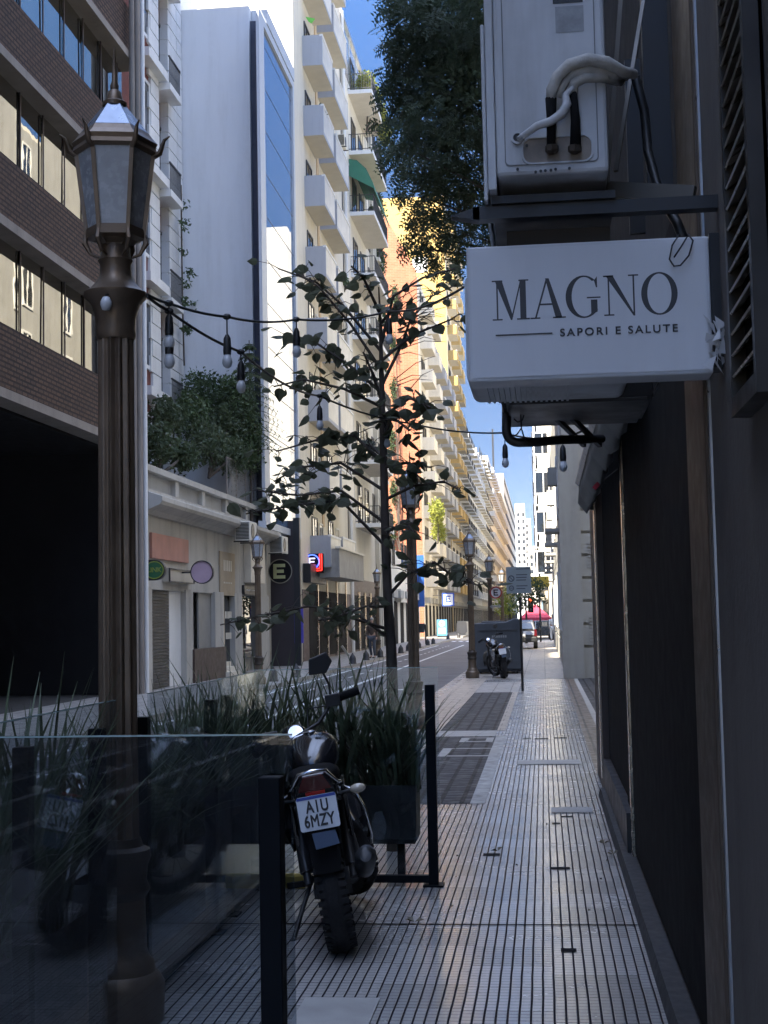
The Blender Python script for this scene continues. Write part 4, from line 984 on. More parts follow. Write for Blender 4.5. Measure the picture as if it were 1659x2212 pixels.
# hand drawn high contrast roman capitals on a unit cap height
def arc(cx, cy, rx, ry, a0, a1, n=18): return [(cx + rx * cos(R(a0 + (a1 - a0) * i / n)), cy + ry * sin(R(a0 + (a1 - a0) * i / n))) for i in range(n + 1)]
def serif(x, y, w): return [(x - w / 2, y), (x + w / 2, y), (x + w / 2, y + (.035 if y < .5 else -.035)), (x - w / 2, y + (.035 if y < .5 else -.035))]
G = {}
G['M'] = (1.08, [[(.14, .0), (.185, 0), (.185, 1), (.14, 1)], [(.10, 1), (.30, 1), (.60, .08), (.53, .0)], [(.53, 0), (.57, 0), (.86, 1), (.82, 1)], [(.80, 0), (.97, 0), (.97, 1), (.80, 1)], serif(.16, 0, .28), serif(.885, 0, .36), serif(.17, .999, .3), serif(.91, .999, .28)])
G['A'] = (.92, [[(.08, 0), (.13, 0), (.45, .93), (.42, 1)], [(.40, 1), (.50, 1), (.86, 0), (.67, 0)], [(.2, .33), (.64, .33), (.62, .375), (.22, .375)], serif(.1, 0, .28), serif(.77, 0, .36)])
oo = arc(.50, .5, .50, .53, 0, 360, 40)[:-1]; oi = arc(.50, .5, .33, .49, 0, 360, 40)[:-1]
G['N'] = (1.02, [[(.14, 0), (.185, 0), (.185, 1), (.14, 1)], [(.08, 1), (.28, 1), (.87, 0), (.83, -.02)], [(.83, -.02), (.875, -.02), (.875, 1), (.83, 1)], serif(.16, 0, .28), serif(.16, .999, .28), serif(.85, .999, .28)])
gi = arc(.52, .5, .35, .49, 52, 318, 26); go = arc(.50, .5, .50, .53, 48, 322, 26)
G['G'] = (1.0, [[go[i], go[i + 1], gi[i + 1], gi[i]] for i in range(26)] + [[(.70, .05), (.88, .12), (.88, .42), (.70, .42)], serif(.78, .455, .38), [(.85, .72), (.885, .72), (.885, 1.0), (.85, .95), (.80, .90)]])
G['O'] = (1.04, [])
cap = .124; KW = .875; x = sx0 + .074; zb_ = 2.612; lm = MB()
for ch in 'MAGNO':
    wd, polys = G[ch]
    for i, p in enumerate(polys): lm.prism(p, (x, sy - .0032 - .0002 * (i % 3), zb_), (cap * KW, 0, 0), (0, 0, cap), (0, .002, 0))
    if ch == 'O': lm.ring(oo, oi, (x, sy - .0032, zb_), (cap * KW, 0, 0), (0, 0, cap), (0, .002, 0))
    x += wd * cap * KW + .004
xe = x
lm.build('name_lettering', Mi, sg)
text('tagline', 'SAPORI E SALUTE', .033, Mi, sg, (sx0 + .455, sy - .0045, 2.565), (1, 0, 0), (0, 0, 1), .002, 1.32, .0006, width=.352)
MB().box(sx0 + .084, sx0 + .256, sy - .0055, sy - .0032, 2.564, 2.568).build('rule', Mi, sg)
t = thing('wire_loop', 'thin black wire loop hanging over the top of the lettered sign', 'wire', (.43, sy - .03, sz1))
MB().tube([A(x_, y_, sy - .02) for x_, y_ in ((1466, 508), (1452, 530), (1446, 560), (1456, 575), (1470, 573), (1488, 552), (1497, 520), (1486, 505))], .0028, 6).tube([A(1484, 512, sy - .02), A(1470, 535, sy - .02), A(1456, 556, sy - .02)], .0028, 6).build('wire', M['black'], t, smooth=180)
t = thing('crumpled_plastic', 'crumpled clear plastic stuffed behind the edge of the lettered sign', 'plastic bag', (.5, sy - .02, 2.5))
cp = MB(); cq = at(1556, 735, Y=sy - .03)
for i in range(34):
    p = V((cq.x + random.gauss(0, .010), cq.y + random.gauss(0, .012), cq.z + .04 - .09 * random.random())); cp.add([p, p + V((random.gauss(0, .018), random.gauss(0, .01), random.gauss(0, .03))), p + V((random.gauss(0, .018), random.gauss(0, .01), random.gauss(0, .03)))], [(0, 1, 2)])
cp.build('film', mat('grey_plastic', (.5, .5, .5), .2, var=.4), t, fix=False)

# ================================================================== NEAR AIR CONDITIONERS
def rr(x0, x1, z0, z1, r, n=5):
    P = []
    for cx, cz, a in ((x1 - r, z1 - r, 0), (x0 + r, z1 - r, 90), (x0 + r, z0 + r, 180), (x1 - r, z0 + r, 270)):
        P += [(cx + r * cos(R(a + 90 * i / n)), cz + r * sin(R(a + 90 * i / n))) for i in range(n + 1)]
    return P
ay = 4.2; a0 = at(1074, 390, Y=ay); a1 = at(1316, 360, Y=ay)
ax0, ax1, az0 = a0.x, a1.x, (a0.z + a1.z) / 2
ac = thing('outdoor_unit', 'big white air conditioner outdoor unit with insulated pipes above the lettered sign', 'air conditioner', (XR, ay, az0))
Mac = mat('old_white_enamel', (.50, .525, .55), .5, var=.18, scale=3, stain=.9, stainc=(.14, .13, .12), bmp=.06, bscale=8)
MB().box(ax0, ax1, ay, ay + .9, az0, az0 + .86).build('case', Mac, ac, bevel=.012)
MB().box(ax0 - .028, ax0 - .002, ay + .03, ay + .88, az0 - .03, az0 + .86).box(ax0 - .042, ax0 - .030, ay + .06, ay + .86, az0 - .055, az0 + .5).build('front_grille', Mac, ac, bevel=.004)
MB().ring(rr(ax0 + .025, ax1 - .03, az0 + .03, az0 + .9, .015), rr(ax0 + .028, ax1 - .033, az0 + .033, az0 + .897, .013), (0, ay - .003, 0), (1, 0, 0), (0, 0, 1), (0, .003, 0)).build('panel_seam', mat('seam_grey', (.18, .19, .20), .6), ac)
pk = MB().ring(rr(ax0 + .075, ax1 - .045, az0 + .03, az0 + .115, .03), rr(ax0 + .08, ax1 - .05, az0 + .035, az0 + .11, .026), (0, ay - .006, 0), (1, 0, 0), (0, 0, 1), (0, .006, 0)).build('valve_recess', Mac, ac)
MB().prism(rr(ax0 + .081, ax1 - .051, az0 + .036, az0 + .109, .026), (0, ay - .002, 0), (1, 0, 0), (0, 0, 1), (0, .0015, 0)).build('valve_plate', mat('rusty_plate', (.24, .21, .18), .7, var=.5, scale=9), ac)
bl = MB()
for x_, y_ in ((1118, 366), (1157, 372), (1168, 370), (1178, 369), (1190, 368), (1200, 366), (1230, 364), (1138, 315), (1250, 310)): q = at(x_, y_, Y=ay - .002); bl.prism(circ(.0045, 8), q, (1, 0, 0), (0, 0, 1), (0, -.004, 0))
bl.build('screw', M['black'], ac)
hole = at(1118, 298, Y=ay - .004); MB().ring(circ(.020, 20), circ(.013, 20), hole, (1, 0, 0), (0, 0, 1), (0, -.006, 0)).build('grommet', Mac, ac); MB().prism(circ(.013, 20), hole, (1, 0, 0), (0, 0, 1), (0, -.002, 0)).build('cable_hole', M['black'], ac)
q = at(1232, 40, Y=ay - .003); MB().box(q.x - .045, q.x + .04, ay - .0015, ay - .0003, q.z - .04, q.z + .04).build('data_label', mat('faded_label', (.30, .32, .34), .6, var=.4, scale=14), ac)
q = at(1230, 4, Y=ay - .003); MB().box(q.x - .05, q.x + .04, ay - .002, ay - .0003, q.z - .002, q.z + .03).build('handle_slot', M['black'], ac)
Mtp = mat('pipe_wrap', (.46, .45, .42), .7, var=.3, scale=20, bmp=.5, bscale=50)
P = lambda x, y, d=.03: at(x, y, Y=ay - d)
MB().tube([P(1190, 215, .03), P(1192, 195, .04), P(1205, 165, .05), P(1230, 140, .06), P(1270, 128, .06), P(1310, 135, .05), P(1345, 155, .0), P(1368, 160, -.15)], [.015, .018, .019, .019, .019, .019, .017, .016], 10).build('insulated_pipe', Mtp, ac, smooth=180)
MB().tube([P(1207, 210, .02), P(1214, 185, .03), P(1235, 160, .04), P(1275, 150, .04), P(1320, 160, .01), P(1350, 165, -.1)], .016, 10).build('insulated_pipe', Mtp, ac, smooth=180)
MB().tube([P(1236, 200, .03), P(1240, 180, .035), P(1262, 168, .04), P(1300, 165, .02), P(1340, 175, -.08)], .017, 10).build('insulated_pipe', Mtp, ac, smooth=180)
MB().tube([P(1120, 300, .01), P(1135, 290, .03), P(1160, 272, .045), P(1190, 262, .05), P(1215, 245, .05), P(1225, 225, .05), P(1222, 205, .045), P(1238, 190, .04)], [.008, .010, .012, .013, .015, .014, .011, .010], 8).build('cable_wrap', mat('white_tape', (.52, .53, .54), .6, var=.25, scale=25), ac, smooth=180)
MB().tube([P(1190, 325, .02), P(1191, 260, .03), P(1190, 212, .03)], [.013, .014, .017], 10).tube([P(1243, 325, .02), P(1243, 260, .03), P(1238, 195, .035)], [.017, .014, .011], 10).build('black_pipe', M['blackmatte'], ac, smooth=180)
vm = MB()
for x_ in (1192, 1241): q = P(x_, 322, .0); vm.lathe([(.012, 0), (.020, .006), (.020, .022), (.013, .026), (.010, .04)], (q.x, q.y - .02, q.z - .02), 8)
each(vm, 'valve', M['bronze_d'], ac)
MB().tube([at(1372, 165, Y=4.5), at(1392, 240, Y=4.55), at(1400, 330, Y=4.5), at(1425, 420, Y=4.45), at(1462, 480, Y=4.4), at(1478, 520, Y=4.36)], .016, 8).build('drooping_cable', M['black'], ac, smooth=180)
bk = thing('wall_bracket', 'black steel shelf bracket holding the big outdoor unit', 'bracket', (XR, ay + .3, az0))
c0 = at(978, 445, Y=ay + .25)
MB().box(c0.x + .07, XR + .1, ay + .1, ay + .15, az0 - .10, az0 - .06).box(c0.x + .07, XR + .1, ay + .7, ay + .75, az0 - .10, az0 - .06).prism([(c0.x, 0), (c0.x + .09, -.018), (c0.x + .09, .028)], (0, ay + .1, az0 - .085), (1, 0, 0), (0, 0, 1), (0, .05, 0)).box(ax0 - .02, ax1 + .02, ay + .08, ay + .8, az0 - .059, az0 - .035).build('shelf', M['black'], bk)
MB().box(ax0 + .02, ax1 + .01, ay + .25, ay + .3, sz1 + .012, az0 - .101).build('skirt_plate', mat('brown_plate', (.045, .042, .042), .6, var=.3), bk)
q = [(at(1345, -60, Y=4.6), at(1312, 395, Y=4.45)), (at(1400, -60, Y=5.0), at(1330, 370, Y=4.6))]
bm_ = MB()
for p_, r_ in q: bm_.bar(p_, r_, .014, .006)
bm_.bar(at(1300, 410, Y=4.5), at(1500, 420, Y=4.4), .03, .05).build('strut', mat('dull_steel', (.10, .095, .085), .5, metal=.3, var=.3), bk)
tag(MB().box(.44, .538, 5.4, 5.45, 3.3, 4.1).box(.38, .44, 5.55, 5.58, 3.2, 3.9).build('conduit', M['black']), 'dark square conduit on the wall above the lettered sign', 'conduit')
# second unit below and behind the sign
u2 = thing('outdoor_unit', 'low white outdoor unit with ribbed underside behind the lettered sign', 'air conditioner', (XR, 4.75, 2.4))
zb2 = at(1050, 850, Y=4.75).z
MB().prism(rr(-.225, .30, zb2, zb2 + .36, .03), (0, 4.55, 0), (1, 0, 0), (0, 0, 1), (0, .4, 0)).build('case', Mac, u2)
rb = MB()
for i in range(16): rb.box(-.17 + i * .018, -.162 + i * .018, 4.57, 4.93, zb2 - .008, zb2 - .0005)
rb.build('ribbed_base', Mac, u2)
tr = thing('drip_tray', 'dark metal tray under the ribbed outdoor unit', 'tray', (XR, 5.5, 2.35))
t0 = at(1085, 893, Y=5.4); MB().box(t0.x, .42, 5.2, 5.8, t0.z + .015, t0.z + .13).box(t0.x + .02, .40, 5.19, 5.81, t0.z, t0.z + .014).build('tray', M['black'], tr, bevel=.004)
st3 = MB()
for xo in (0, 34): st3.bar(at(1188 + xo, 890, Y=5.6), at(1262 + xo, 962, Y=5.9), .018)
st3.build('strut', M['black'], tr)
pp = thing('bent_pipe', 'thick dark bent pipe under the tray, a bulb hanging behind it', 'pipe', tuple(at(1095, 900, Y=5.5)))
pts = [at(1094, 870, Y=5.5), at(1094, 920, Y=5.5)] + [at(1094 + 26 - 26 * cos(R(a_)), 930 + 26 * sin(R(a_)), Y=5.5) for a_ in range(0, 100, 15)] + [at(1160, 955, Y=5.5), at(1212, 950, Y=5.6), at(1300, 948, Y=5.9)]
MB().tube(pts, .018, 12).build('pipe', M['black'], pp, smooth=180)
lc = MB()
lc.tube([at(x_, y_, Y=5.45) for x_, y_ in ((1125, 890), (1126, 925), (1117, 938), (1106, 944))], .003, 5).tube([at(x_, y_, Y=5.47) for x_, y_ in ((1110, 905), (1118, 912), (1128, 908), (1134, 890))], .0025, 5).tube([at(x_, y_, Y=5.45) for x_, y_ in ((1126, 925), (1132, 945), (1140, 955))], .003, 5)
lc.build('cable', M['black'], pp, smooth=180)
# rolled awning along the right wall
aw = thing('rolled_awning', 'long rolled grey awning along the right wall with a front bar pale with sky glare', 'awning', (.4, 11, 3))
ax = .38; y0_, y1_ = 7.4, 14.2
MB().prism([(-.02, 3.05), (-.03, 3.02), (.0, 2.985), (.02, 2.99), (.02, 3.05)], (ax, y0_, 0), (1, 0, 0), (0, 0, 1), (0, y1_ - y0_, 0)).build('front_bar', mat('sky_glare_bar', (.85, .86, .84), .35, var=.08, scale=6), aw)  # sky glare on the bar is put into its near-white colour
secs = []
for i in range(30):
    y = y0_ + (y1_ - y0_) * i / 29; sg2 = .05 * sin(i * 1.7) + .03 * sin(i * 3.1)
    secs.append([V((ax + .005, y, 2.985)), V((ax - .0 + sg2 * .3, y, 2.85 + sg2)), V((ax + .07, y, 2.74 + sg2)), V((ax + .13 + sg2 * .4, y, 2.80)), V((ax + .16, y, 2.98))])
MB().loft(secs).build('fabric', mat('grey_canvas', (.38, .38, .36), .85, var=.25, scale=3), aw, smooth=180)
MB().lathe([(.05, y0_ + .1), (.05, y1_)], (XR - .05, 0, 3.06), 12, 'Y').build('roller', M['black'], aw, smooth=40)
rd = MB()
rd.bar(at(1370, 815, Y=5.6), at(1380, 862, Y=5.6), .006).bar(at(1430, 812, Y=5.2), at(1408, 858, Y=5.3), .006)
rd.build('hook_rod', M['alu'], aw)
tag(MB().bar(at(1283, 1056, Y=11.2), at(1295, 1042, Y=11.2), .035).build('red_tag', mat('red_tag', (.55, .03, .06), .5)), 'small red tag at the end of a cord under the awning', 'tag')
tag(MB().tube([at(1296, 1043, Y=11.2), at(1335, 1012, Y=10.5)], .004, 5).build('cord', M['black']), 'thin cord holding the red tag under the awning', 'cord')
wl_ = thing('wall_lamp', 'small pale globe wall lamp under the crumpled awning end', 'lamp', tuple(at(1272, 1110, Y=13.5)))
MB().ell(at(1262, 1082, Y=14.3), (.06, .06, .08), 12, 8).build('globe', M['alu'], wl_, smooth=180)
MB().ell(at(1280, 1092, Y=14.3), (.05, .05, .05), 10, 6).tube([at(1262, 1060, Y=14.3), at(1275, 1040, Y=14.2), at(1268, 1020, Y=14.2)], .02, 8).build('bracket', M['black'], wl_, smooth=180)

# ================================================================== GLASS SCREENS
GL = glass('smoked_glass', (.90, .93, .94), 1.0); GF = glass('front_smoked_glass', (.66, .69, .72), .5)
Mpost = mat('post_paint', (.005, .007, .010), .5, var=.12, spec=.08)
def screen(label, p, q, posts, gm=GL, rail=True, h=1.39, ext=.05, name='glass_screen'):
    p, q = V((*p, 0)), V((*q, 0)); t = thing(name, label, 'glass screen', tuple((p + q) / 2), 'glass terrace screens')
    d = (q - p).normalized(); nrm = V((d.y, -d.x, 0))
    for u in posts:
        c = p.lerp(q, u)
        po = MB().bar(c, c + V((0, 0, 1.28)), .062, .062, tuple(d)).build('post', Mpost, t, bevel=.004)
        MB().bar(c - V((0, 0, 0)) + V((0, 0, .0)), c + V((0, 0, .012)), .13, .13, tuple(d)).build('foot_plate', Mpost, po)
    a, b = p.lerp(q, .0) - d * ext + V((0, 0, .07)), q + d * ext + V((0, 0, .07)); o = nrm * .045
    gmesh = MB(); th = nrm * .012
    vs = [a + o, b + o, b + o + V((0, 0, h - .07)), a + o + V((0, 0, h - .07))]; vs += [v + th for v in vs]
    g = gmesh.add(vs, [(0, 1, 2, 3), (4, 7, 6, 5), (0, 4, 5, 1), (1, 5, 6, 2), (2, 6, 7, 3), (3, 7, 4, 0)]).build('glass_panel', gm, t)
    e = MB().bar(a + o + th / 2 + V((0, 0, h - .0695)), b + o + th / 2 + V((0, 0, h - .0695)), .0125, .004, tuple(V((0, 0, 1)))).build('polished_edge', M['edge'], g)
    if rail: MB().bar(p + V((0, 0, .045)), q + V((0, 0, .045)), .05, .045).build('bottom_rail', Mpost, t)
    return t
M['edge'] = mat('polished_glass_edge', (.30, .42, .42), .15, var=.1)
screen('nearest glass screen, darkest, with the tall post at its right edge', (-.765, 3.93), (-1.86, 3.96), (.0,), GF)
screen('glass screen at the far end of the terrace in front of the trough planter', (-.745, 9.22), (-1.86, 9.22), (0,))
screen('kerbside glass screen before the nearest lamp', (-1.86, 4.2), (-1.86, 5.82), (.46, .98))
screen('kerbside glass screen just past the nearest lamp', (-1.86, 6.44), (-1.86, 7.85), (.02, .98))
screen('kerbside glass screen at the far corner of the terrace', (-1.88, 7.95), (-1.88, 9.15), (.3, .97))

# ================================================================== PLANTERS AND STRAP LEAF PLANTS
Mpl2 = mat('planter_metal', (.022, .024, .026), .5, var=.25, scale=3)
def planter(label, x0, x1, y0, y1, z0, z1):
    t = thing('trough_planter', label, 'planter', ((x0 + x1) / 2, (y0 + y1) / 2, 0), 'trough planters on the terrace')
    c = V(((x0 + x1) / 2, (y0 + y1) / 2, 0)); hx, hy = (x1 - x0) / 2, (y1 - y0) / 2
    tr_ = MB(); w = .012
    secs = []
    for z, s in ((z0, .90), (z0 + .03, .97), (z1, 1.0), (z1, .95), (z0 + .06, .92)):
        secs.append([V((c.x + sx * (hx * s if hx < hy else hx - (1 - s) * hy), c.y + sy_ * (hy * s if hy < hx else hy - (1 - s) * hx), z)) for sx, sy_ in ((-1, -1), (1, -1), (1, 1), (-1, 1))])
    tr_.loft(secs).build('trough', Mpl2, t, bevel=.008)
    MB().box(x0 + .03, x1 - .03, y0 + .03, y1 - .03, z1 - .06, z1 - .045).build('soil', M['bark'], t)
    for sx in (x0 + .12, x1 - .12) if hx > hy else ((x0 + x1) / 2,):
        for sy_ in ((y0 + y1) / 2,) if hx > hy else (y0 + .2, y1 - .2): MB().box(sx - .025, sx + .025, sy_ - .025, sy_ + .025, 0, z0 + .002).build('leg', Mpl2, t)
    return t
planter('black trough planter on legs behind the far glass screen', -2.2, -.86, 9.36, 9.66, .24, .62)
planter('black trough planter along the kerbside screen before the lamp', -2.22, -1.92, 4.3, 5.85, .10, .52)
planter('black trough planter along the kerbside screen beyond the lamp', -2.22, -1.92, 6.42, 9.2, .10, .52)
def strap(c, n, h, spread, label, lean=(0, 0)):
    m = MB(); c = V(c); n = int(n * 1.35)
    for i in range(n):
        a_ = random.uniform(0, 2 * pi); l = h * random.uniform(.55, 1.1); out = spread * random.uniform(.05, 1) ; w = random.uniform(.008, .016)
        d = V((cos(a_), sin(a_), 0)); s = V((-d.y, d.x, 0)); b = c + V((random.uniform(-.1, .1), random.uniform(-.1, .1), 0)); droop = random.uniform(0, .35) if random.random() < .6 else random.uniform(.3, .8)
        L_, R_ = [], []
        for k in range(7):
            u = k / 6; p = b + (d * out + V((*lean, 0))) * (u ** 1.4) + V((0, 0, l * (u - droop * .5 * u ** 3))); ww = w * (1 - u ** 2.2) * (1.0 if k else .7) + .0008
            L_.append(p - s * ww + d * ww * .4); R_.append(p + s * ww + d * ww * .4)
        vs = L_ + R_; m.add(vs, [(k, k + 1, k + 8, k + 7) for k in range(6)])
    o = m.build('strap_leaf_plant', M['blade'], fix=False); return tag(o, label, 'plant', 'strap leaf plants in the planters')
k_ = 0
for y, n, h, nm in ((4.5, 48, .80, 'spiky strap leaf plant at the near end of the kerbside planter'), (4.9, 55, .9, 'spiky strap leaf plant second in the near kerbside planter'), (5.3, 60, 1.05, 'spiky strap leaf plant left of the nearest lamp shaft'), (5.7, 60, 1.1, 'tall spiky strap leaf plant leaning right before the nearest lamp'),
                 (6.65, 70, .8, 'spiky strap leaf plant just right of the nearest lamp'), (7.05, 80, .82, 'spiky strap leaf plant second beyond the nearest lamp'), (7.5, 85, .85, 'dense spiky strap leaf plant left of the motorcycle tail'), (7.95, 85, .9, 'dense spiky strap leaf plant left of the motorcycle tank'), (8.4, 90, .95, 'dense spiky strap leaf plant behind the motorcycle tank'), (8.75, 80, .98, 'dense spiky strap leaf plant at the far corner of the kerbside planter')):
    strap((-2.07, y, .47), n, h, .6, nm)
for x_, n, h, nm in ((-2.08, 80, .95, 'spiky strap leaf plant at the kerb corner of the far trough planter'), (-1.84, 80, .95, 'spiky strap leaf plant second from the kerb in the far trough planter'), (-1.62, 70, .9, 'spiky strap leaf plant left of the motorcycle instruments in the far trough planter'), (-1.35, 90, .95, 'spiky strap leaf plant behind the motorcycle handlebar'), (-1.12, 95, .85, 'spiky strap leaf plant by the young tree trunk'), (-.95, 85, .75, 'spiky strap leaf plant at the right end of the far planter')):
    strap((x_, 9.51, .57), int(n * .7), h * 1.05, .62, nm)

# ================================================================== YOUNG TREE
yt = thing('young_tree', 'slim young tree with big rounded dark leaves standing in the sett bed edge', 'tree', (-1.13, 10.6, 0))
ty = 10.6; T = lambda x, y, dy=0: at(x, y, Y=ty + dy)
tk = [T(850, 1800), T(850, 1650), T(848, 1500), T(845, 1400), T(838, 1300), T(833, 1180), T(830, 1050), T(826, 900), T(824, 800), T(822, 700), T(818, 620)]
tk[0].z = 0
MB().tube(tk, [.055, .047, .043, .04, .036, .033, .03, .025, .018, .012, .005], 10).build('trunk', M['bark'], yt, smooth=60)
br = MB(); lf = MB(); twigs = []
def big_leaf(c, s, d):
    d = V(d).normalized(); a, b, _ = frame(d); t = random.uniform(-.9, .9); sd = (a * cos(t) + b * sin(t)).normalized(); n = d.cross(sd)
    out = [(0, 0), (.08, .30), (.28, .47), (.55, .42), (.80, .22), (1.05, 0)]
    mid = [V(c) + d * s * u - n * s * .14 * (u * (1.1 - u)) * 2 for u, v in out]
    Lp = [V(c) + d * s * u + sd * s * v + n * s * .16 * v for u, v in out[1:-1]]; Rp = [V(c) + d * s * u - sd * s * v + n * s * .16 * v for u, v in out[1:-1]]
    vs = mid + Lp + Rp
    lf.add(vs, [(0, 1, 6), (1, 2, 7, 6), (2, 3, 8, 7), (3, 4, 9, 8), (4, 5, 9), (0, 10, 1), (1, 10, 11, 2), (2, 11, 12, 3), (3, 12, 13, 4), (4, 13, 5)])
BR = [((824, 800), [(760, 700), (690, 620), (640, 590)], 26), ((824, 760), [(745, 660), (680, 610), (600, 580)], 16), ((822, 680), [(790, 600), (760, 575)], 14), ((826, 850), [(760, 790), (680, 740), (620, 740)], 26), ((826, 880), [(740, 840), (660, 820), (590, 835)], 26),
      ((826, 830), [(870, 740), (890, 690), (930, 640), (985, 615)], 16), ((824, 740), [(850, 640), (910, 600), (985, 580)], 9), ((826, 900), [(880, 860), (930, 880)], 22), ((823, 780), [(870, 740), (900, 720), (970, 690), (985, 680)], 9), ((829, 1000), [(760, 940), (690, 950), (600, 975)], 30),
      ((830, 1060), [(740, 1000), (640, 1010), (590, 1040)], 34), ((832, 1130), [(740, 1060), (640, 1070), (560, 1060)], 34), ((833, 1180), [(740, 1080), (650, 1090), (530, 1110)], 20), ((829, 1010), [(880, 1000), (930, 1010)], 26), ((831, 1080), [(890, 1050), (960, 1040), (990, 1060)], 22), ((833, 1150), [(870, 1130), (890, 1150)], 14),
      ((828, 950), [(850, 900), (880, 930)], 22), ((836, 1290), [(880, 1240), (940, 1215), (985, 1250), (1030, 1265)], 36), ((842, 1380), [(760, 1320), (660, 1310), (560, 1330), (480, 1350)], 30), ((840, 1360), [(740, 1330), (690, 1340)], 20), ((838, 1310), [(790, 1310), (740, 1330)], 14), ((826, 870), [(800, 800), (780, 760)], 18), ((829, 990), [(800, 960), (770, 1000)], 18), ((822, 700), [(850, 660), (880, 700)], 16)]
for (o, pts, n) in BR:
    dy = random.uniform(-.5, .5); P_ = [T(*o)] + [T(x_ + random.uniform(-5, 5), y_, dy * (i + 1) / len(pts)) for i, (x_, y_) in enumerate(pts)]
    br.tube(P_, [.014 * (1 - .75 * i / len(P_)) for i in range(len(P_))], 6)
    for i in range(n):
        u = random.uniform(.25, 1.0) * (len(P_) - 1); k = min(int(u), len(P_) - 2); c = P_[k].lerp(P_[k + 1], u - k)
        o2 = V((random.gauss(0, .07), random.gauss(0, .12), random.gauss(.0, .055))); e = c + o2
        br.tube([c, (c + e) / 2 + V((0, 0, .015)), e], [.004, .003, .002], 4, False)
        big_leaf(e, random.uniform(.06, .125), (random.gauss(0, .7) + o2.x * 4, random.gauss(0, .7), -.45 + random.gauss(0, .35)))
for i in range(26):
    o = T(random.uniform(850, 900), random.uniform(640, 850)); e = o + V((random.uniform(.1, .35), random.uniform(-.2, .2), random.uniform(-.05, .2)))
    br.tube([o, (o + e) / 2 + V((0, 0, .03)), e], [.004, .003, .0015], 4, False)
br.build('branches', M['bark'], yt, smooth=60); lf.build('leaves', M['leaf_big'], yt, fix=False)

# ================================================================== BIG STREET TREE ON THE RIGHT
bt = thing('large_tree', 'large fine leaved tree spreading from the right over the street', 'tree', (2.9, 25, 0))
MB().tube([(2.9, 25, 0), (2.8, 25, 3), (2.4, 25.2, 6), (1.8, 25.2, 9), (.8, 25, 12), (.4, 25, 15)], [.34, .27, .22, .17, .11, .03], 12).build('trunk', M['bark'], bt, smooth=60)
bl = MB(); limb = []
def B(x, y, Y=25.): return at(x, y, Y=Y)
clumps = []
rnd = random.Random(3)
for x_, y_, r in ((955, 60, 1.1), (1010, 40, 1.1), (905, 150, .75), (980, 170, 1.15), (930, 250, 1.05), (1010, 260, 1.1), (900, 330, .62), (950, 350, .95), (1020, 350, .8), (910, 425, .42), (965, 455, .55), (1030, 440, .4), (930, 510, .38), (1000, 505, .45), (905, 535, .22), (885, 40, .4), (890, 205, .42), (960, 560, .3), (895, 110, .5), (1040, 150, .9), (1045, 520, .45), (1060, 60, 1.2), (1150, 200, 1.6), (1120, 60, 1.5), (1110, 330, 1.0), (1000, -60, 1.6), (930, -70, 1.1)):
    Yc = 25 + rnd.uniform(-1.6, 1.6); clumps.append((B(x_, y_, Yc), r))
clumps += [(V((x_, y_, z_)), r_) for x_, y_, z_, r_ in ((2.6, 24, 10, 1.3), (3.8, 25, 11, 1.5), (3.2, 26.5, 12.6, 1.6), (2.0, 23.2, 12.8, 1.3), (4.2, 24, 13.2, 1.3), (1.4, 26, 14.6, 1.4))]
for c, r in clumps:
    hub = V((1.9 + rnd.uniform(-.2, .2), 25.1, max(6.5, min(11, c.z - 3.0 - abs(c.x - 1.5) * .3))))
    bl.tube([hub, hub.lerp(c, .35) + V((rnd.uniform(-.2, .2), rnd.uniform(-.3, .3), .35)), hub.lerp(c, .7) + V((rnd.uniform(-.15, .15), 0, .3)), c], [.075, .05, .032, .012], 6)
bl.build('limbs', M['bark'], bt, smooth=60)
cr = MB()
for c, r in clumps:
    n = int(300 * r ** 2.2) + 40
    for i in range(n):                               # twigs with drooping rows of leaflets
        while True:
            d = V((rnd.uniform(-1, 1), rnd.uniform(-1, 1), rnd.uniform(-1, 1)))
            if .05 < d.length < 1: break
        p = c + V((d.x * r, d.y * r * 1.1, d.z * r * .85)); ax_ = (d.normalized() + V((0, 0, -.35 + rnd.gauss(0, .3)))).normalized(); sd = ax_.cross(V((rnd.gauss(0, 1), rnd.gauss(0, 1), rnd.gauss(0, 1)))).normalized(); l = rnd.uniform(.16, .32)
        for q in range(5):
            u = (q + .5) / 5; b0 = p + ax_ * l * u - V((0, 0, .06 * u * u))
            for s_ in (-1, 1):
                w_ = sd * s_ * .09 * rnd.uniform(.7, 1.3); cr.add([b0, b0 + w_ * .55 + ax_ * .022, b0 + w_ + ax_ * .02 - V((0, 0, .012)), b0 + w_ * .5 - ax_ * .018], [(0, 1, 2, 3)])
cr.build('crown', M['leaf_tree'], bt, fix=False)
